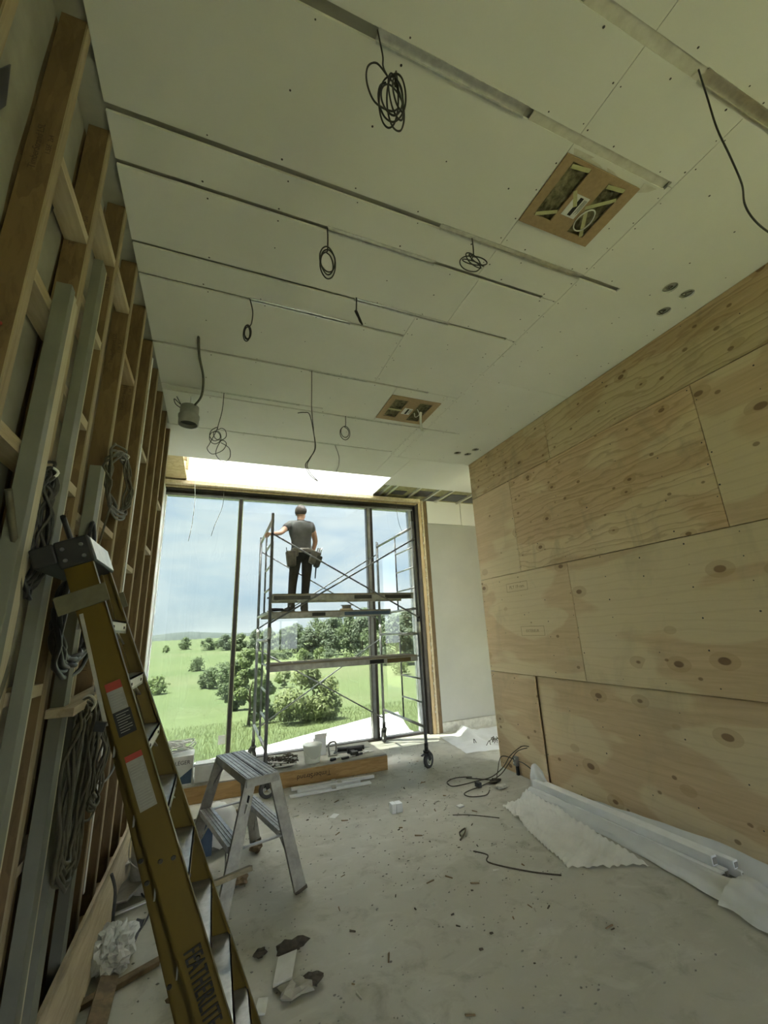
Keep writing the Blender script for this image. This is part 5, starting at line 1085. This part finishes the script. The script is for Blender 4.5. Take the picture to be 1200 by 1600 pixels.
# plastic sheet in the alcove
mb = MB()
def alc(u, v):
    a = Vector((3.60, 6.80, 0)); b = Vector((3.45, 5.72, 0)); c = Vector((4.9, 5.5, 0)); d = Vector((4.9, 6.85, 0)); p = (a * (1 - u) + b * u) * (1 - v) + (d * (1 - u) + c * u) * v
    nz = mnoise.noise(Vector((u * 4, v * 5, 1))); return (p.x + .05 * nz, p.y, .008 + .05 * abs(nz) + .12 * max(0, 1 - abs(v - .38 + .2 * u) * 9) * (1 - u))
mb.grid(alc, 26, 30); tag(mb.build('plastic_sheet', 'film_white'), 'crumpled white plastic sheet on the floor behind the plywood wall corner', 'plastic sheet')
mb = MB(); rr = random.Random(33)
for k in range(9): x, y = rr.uniform(3.75, 4.2), rr.uniform(5.65, 5.95); mb.tube(cr([(x, y, .06), (x + rr.uniform(-.06, .06), y + .02, .11), (x + rr.uniform(-.1, .1), y - .03, .07)], 4), .005, 5)
tag(mb.build('wire_offcuts', 'scrap_dark'), 'small heap of dark wire offcuts on the plastic sheet', 'offcuts')

# ================================================================== cable coils on the stud wall
def coil(name, cy, cz, ry, rz, n, mat, label, r=.006, x=-.575, seed=0, sway=.03, tails=(), pinch=0):
    rr = random.Random(seed); e = empty(name, (x, cy, cz - rz)); tag(e, label, 'cable', 'cable coils on the stud wall')
    mb = MB()
    for k in range(n):
        f = rr.uniform(.86, 1.1); oy, oz = rr.uniform(-sway, sway), rr.uniform(-sway, sway); P = []
        for t in range(16):
            a = 2 * PI * t / 16; w_ = 1 - pinch * (math.cos(a) + 1) / 2
            P.append((x + rr.uniform(-.022, .022), cy + oy + ry * f * w_ * math.sin(a), cz + oz + rz * f * math.cos(a) + (rz * (1 - f) if pinch else 0)))
        mb.tube(cr(P, 3, True), r, 6, True)
    mb.build('loops', mat, e)
    for T_ in tails: MB().tube(cr(T_, 6), r, 6).build('tail', mat, e)
    MB().tube(cr([(x - .03, cy, cz + rz * 1.02), (x, cy, cz + rz * .88), (x + .03, cy, cz + rz * 1.02), (x, cy, cz + rz * 1.12)], 4, True), r * .8, 5, True).build('tie', 'cable_white', e)
    return e
coil('cable_coil', 2.72, 2.64, .30, .185, 7, 'cable_tan', 'tan cable coil hanging high on the studs, above the ladder', seed=1, tails=([(-.575, 2.60, 2.5), (-.575, 2.5, 2.3), (-.575, 2.42, 2.1), (-.575, 2.42, 2.0)],))
coil('cable_coil', 2.28, 1.84, .26, .19, 9, 'cable_black', 'black cable coil hanging left of the ladder head', r=.010, seed=2, tails=([(-.57, 2.3, 2.03), (-.57, 2.24, 2.15), (-.57, 2.28, 2.3), (-.57, 2.36, 2.2), (-.57, 2.36, 2.05)], [(-.57, 2.3, 2.05), (-.56, 2.2, 2.06), (-.545, 2.02, 2.10), (-.545, 1.80, 2.2)]))
coil('cable_coil', 2.47, 1.13, .15, .34, 10, 'cable_tan', 'long heavy bundle of grey-tan cable loops hanging below the pine board', r=.007, seed=3, x=-.525, sway=.035)
coil('cable_coil', 2.86, 1.20, .13, .27, 9, 'cable_tan', 'narrower bundle of cable loops tapering downward, right of the heavy bundle', r=.006, seed=4, x=-.53, sway=.03)
coil('cable_coil', 3.36, 1.30, .10, .10, 5, 'cable_tan', 'small round ring of cable just left of the ladder rail', r=.008, seed=5, sway=.012)
coil('cable_coil', 1.76, 2.13, .07, .22, 7, 'cable_dark', 'thin dark bundle between the two tall grey metal studs', r=.006, seed=6, x=-.60, sway=.02)
wire('wall_cable', [[(-.60, 1.50, 2.2), (-.59, 1.66, 1.95), (-.585, 1.70, 1.8), (-.585, 1.66, 1.6), (-.59, 1.55, 1.45)]], .011, 'cable_tan', 'thick pale cable curving down at the left picture edge', 'cable', None)
wire('wall_cable', [[(-.62, 3.3, .95), (-.60, 3.5, .88), (-.60, 3.8, .88), (-.62, 3.98, .93)]], .007, 'cable_tan', 'thin cable sagging across the studs behind the ladder rail', 'cable', None)

# ================================================================== left floor clutter
e = empty('paint_pail', (-.33, 4.12, 0)); tag(e, 'dusty pale pail half hidden behind the ladder', 'pail')
MB().lathe([(.125, 0), (.142, .33), (.15, .33), (.15, .36), (.138, .36), (.118, .02)], (-.33, 4.12, 0), n=28, capb=False).build('tub', 'scrap_pale', e); MB().lathe([(.137, .26), (.137, .27)], (-.33, 4.12, 0), n=24).build('contents', 'mortar_grey', e)
MB().tube(cr([(-.48, 4.12, .33), (-.46, 4.02, .22), (-.33, 3.97, .16), (-.20, 4.02, .22), (-.18, 4.12, .33)], 6), .0035, 6).build('handle', 'galvanized', e)
mb = MB(); rr = random.Random(17)
def bagf(u, v):
    t = 2 * PI * u; ph = PI * (.02 + .96 * v); d = Vector((math.cos(t) * math.sin(ph), math.sin(t) * math.sin(ph), math.cos(ph))); q = 1 + .5 * abs(mnoise.noise(d * 2.6)) * 1.3 - .35 * abs(mnoise.noise(d * 6 + Vector((3, 1, 2)))) 
    return (-.42 + .10 * d.x * q, 3.36 + .17 * d.y * q, max(.004, .06 + .075 * d.z * q))
mb.grid(bagf, 40, 22, False)
tag(mb.build('plastic_bag', 'film_white'), 'crumpled white plastic bag on the floor by the leaning plywood strip', 'bag')
wire('floor_cable', [[(-.50, 3.55, .35), (-.47, 3.56, .25), (-.46, 3.52, .12), (-.44, 3.46, .10)]], .010, 'black_rubber', 'thick black cable end rising from the white plastic bag', 'cable', None)
wire('floor_cable', [[(-.42, 3.44, .06), (-.34, 3.5, .012), (-.28, 3.7, .012), (-.30, 3.9, .012), (-.36, 4.0, .012), (-.42, 4.3, .05), (-.40, 4.5, .12)]], .006, 'black_rubber', 'thin dark cable running from the white bag towards the pail', 'cable', None)
wire('floor_cable', [[(-.50, 4.75, .55), (-.47, 4.7, .40), (-.48, 4.6, .28), (-.44, 4.66, .24), (-.42, 4.55, .25), (-.47, 4.5, .30)]], .006, 'cable_black', 'knotted black cable at the far end of the leaning plywood strip', 'cable', None)
def slabthing(name, c, sz, rz, tilt, mat, label, cat, group=None):
    mb = MB(); c = Vector(c); a = Vector((math.cos(rz), math.sin(rz), 0)); b = Vector((-math.sin(rz), math.cos(rz), 0)); u = Vector((0, 0, 1)); rr = random.Random(label)
    P = []
    for k in (0, 1):
        for s1, s2 in ((-1, -1), (1, -1), (1, 1), (-1, 1)):
            P.append(c + a * (s1 * sz[0] / 2 * rr.uniform(.88, 1.05)) + b * (s2 * sz[1] / 2 * rr.uniform(.85, 1.08)) + u * (k * sz[2] + (s1 + 1) * tilt / 2))
    mb.hexa(P); o = mb.build(name, mat, bevel=.002); return tag(o, label, cat, group)
slabthing('wood_offcut', (-.34, 3.52, .002), (.05, .34, .012), -.1, 0, 'foil_dark', 'flat dark blue-grey strip on the floor right of the white bag', 'offcut')
slabthing('wood_offcut', (-.36, 3.12, .002), (.42, .05, .025), .45, 0, 'scrap_wood', 'rough brown stick on the floor below the white bag', 'offcut')
slabthing('wood_offcut', (-.12, 3.72, .002), (.26, .035, .02), .35, 0, 'scrap_wood', 'short brown stick on the floor behind the ladder rail', 'offcut')
slabthing('board_offcut', (-.44, 4.0, .05), (.17, .42, .015), -.35, .03, 'mortar_grey', 'grey board offcut leaning in the clutter left of the pail', 'offcut')
slabthing('board_offcut', (-.42, 4.36, .10), (.15, .30, .015), -.2, .05, 'scrap_pale', 'pale board offcut behind the grey offcut near the pail', 'offcut')
slabthing('plaster_chip', (-.40, 3.86, .003), (.22, .03, .01), .35, 0, 'pvc_white', 'small bright white plastic strip on the dusty floor by the pail', 'scrap')
e = empty('debris_bag', (.15, 4.55, 0)); tag(e, 'dusty clear bag of rubbish under the far end of the step bench', 'bag')
mb = MB(); mb.smooth = True; mb.blob((.13, 4.50, .17), (.17, .15, .17), 14, 9, .12, random.Random(3)); mb.build('bag', 'film_thin', e); MB().box(.02, .22, 4.42, 4.56, .01, .20).build('carton', 'mortar_grey', e, bevel=.004); MB().box(.0, .10, 4.34, 4.40, .01, .26).build('sleeve', 'print_blue', e, bevel=.004)
slabthing('timber_block', (-.18, 4.95, .0), (.34, .12, .07), .2, 0, 'scrap_dark', 'dark timber block on the floor left of the step bench', 'block')
slabthing('timber_block', (.25, 5.15, .0), (.75, .05, .03), .25, 0, 'scrap_wood', 'long thin brown batten on the floor behind the step bench', 'batten')
# bar lying across a ladder step
tag(MB().bar((-.03, 1.99, .842), (.20, 2.06, .85), .035, .018, (0, .3, 1)).build('wood_batten', 'plank_wood', bevel=.002), 'short dirty wood batten sticking out over a ladder step', 'batten')
# nearest scraps
slabthing('drywall_offcut', (.47, 2.83, .012), (.10, .20, .013), -.3, .02, 'paper_white', 'clean white rectangular board offcut on a clump near the ladder foot', 'offcut')
slabthing('drywall_offcut', (.33, 2.66, .004), (.05, .09, .012), -.3, .0, 'paper_white', 'small white offcut half behind the ladder rail', 'offcut')
for i, (x, y, r, lb, mt) in enumerate(((.53, 2.98, (.085, .035, .03), 'dark crumbly clump of debris behind the clean white offcut', 'scrap_dark'), (.50, 2.68, (.09, .055, .022), 'torn brown paper heap under the clean white offcut', 'cement_board'), (.59, 2.70, (.05, .03, .028), 'dark curled scrap right of the clean white offcut', 'scrap_dark'),
      (.36, 3.02, (.035, .02, .02), 'dark chip between the ladder foot and the step bench', 'scrap_dark'), (-.02, 2.88, (.07, .04, .025), 'rough brown clump left of the near ladder rail', 'scrap_wood'), (.30, 3.82, (.05, .035, .04), 'wood chip lying under the step bench', 'scrap_wood'), (.45, 4.26, (.05, .05, .04), 'crushed brown scrap at the far right bench foot', 'scrap_wood'))):
    mb = MB(); mb.blob((x, y, r[2] * .8), r, 10, 7, .35, random.Random(40 + i)); tag(mb.build('debris_clump', mt), lb, 'debris')
e = empty('foam_block', (1.80, 4.42, 0)); tag(e, 'small white split foam block alone on the middle of the floor', 'block')
MB().box(1.745, 1.79, 4.38, 4.46, 0, .085).build('half', 'pvc_white', e, bevel=.004); MB().box(1.795, 1.86, 4.385, 4.465, 0, .08).build('half', 'pvc_white', e, bevel=.004)
slabthing('paper_scrap', (1.22, 4.62, .002), (.10, .07, .004), .8, 0, 'paper_white', 'small square paper scrap left of the foam block', 'scrap')
slabthing('paper_scrap', (2.42, 4.22, .002), (.07, .06, .012), .2, 0, 'paper_white', 'white crumb of board before the looped floor cable', 'scrap')
mb = MB(); mb.blob((3.08, 4.42, .022), (.075, .05, .022), 10, 7, .2, random.Random(2)); tag(mb.build('mortar_lump', 'scrap_pale'), 'pale flat lump on the floor below the outlet box', 'lump')
mb = MB(); mb.blob((3.12, 4.60, .02), (.09, .04, .025), 10, 7, .35, random.Random(9)); tag(mb.build('debris_clump', 'scrap_dark'), 'dark scrap beside the pale lump under the outlet box', 'debris')
wire('wire_offcut', [[(2.05, 3.42, .008), (2.10, 3.30, .02), (2.06, 3.22, .01), (2.25, 3.0, .006), (2.42, 2.86, .006)]], .005, 'scrap_dark', 'bent dark wire offcut left of the foam sheet', 'wire', None)
wire('wire_offcut', [[(2.05, 3.62, .01), (2.12, 3.66, .03), (2.2, 3.78, .01), (2.12, 3.74, .01), (2.08, 3.66, .02)]], .007, 'scrap_dark', 'twisted dark wire scrap near the left edge of the foam sheet', 'wire', None)
wire('wire_offcut', [[(2.25, 4.08, .006), (2.4, 4.0, .006), (2.6, 3.82, .006)]], .004, 'scrap_dark', 'thin straight wire offcut near the foam sheet corner', 'wire', None)
# countable chips: individuals that nothing tells apart
rr = random.Random(77)
chips = []
for i in range(150):
    y = 2.1 + 4.2 * rr.random() ** .8; x = .75 + rr.random() * (2.0 if y > 3.9 else 1.6); 
    if 5.2 < y and x < 2.4: continue
    chips.append((x, y))
proto = {}
for k in range(6):
    mb = MB(); L = .009 + .004 * k
    mb.hexa([(-L, -.004, 0), (L, -.005, 0), (L * .9, .005, 0), (-L, .004, 0), (-L * .9, -.003, .005), (L, -.003, .007), (L * .8, .003, .005), (-L, .002, .004)]); me = bpy.data.meshes.new('wood_chip'); me.from_pydata([tuple(p) for p in mb.v], [], mb.f); me.materials.append(M[('scrap_dark', 'scrap_wood', 'scrap_dark', 'cement_board', 'scrap_pale', 'scrap_wood')[k]]); proto[k] = me
for i, (x, y) in enumerate(chips):
    k = rr.randrange(6); o = bpy.data.objects.new('wood_chip', proto[k]); COL.objects.link(o); o.location = (x, y, .001); o.rotation_euler = (0, 0, rr.uniform(0, PI)); o.scale = (rr.uniform(.6, 1.3),) * 3
    tag(o, 'tiny chip of debris scattered on the concrete floor', 'chip', 'chips scattered on the floor')
mb = MB()
for i in range(1500):
    y = 1.9 + 4.8 * rr.random(); x = -.35 + rr.random() * 3.6; r = rr.uniform(.002, .006)
    if x > 2.6 and y < 4.2: continue
    if y > 5.0 and rr.random() < .3: continue
    mb.blob((x, y, r * .5), (r * rr.uniform(.7, 2), r, r * .6), 4, 3, .3, rr)
tag(mb.build('dust_crumbs', 'mortar_grey', origin=(0, 0, 0)), 'fine grit and dust crumbs on the concrete', 'grit', kind='stuff')
for o in bpy.data.objects:
    if '_o' in o: del o['_o']
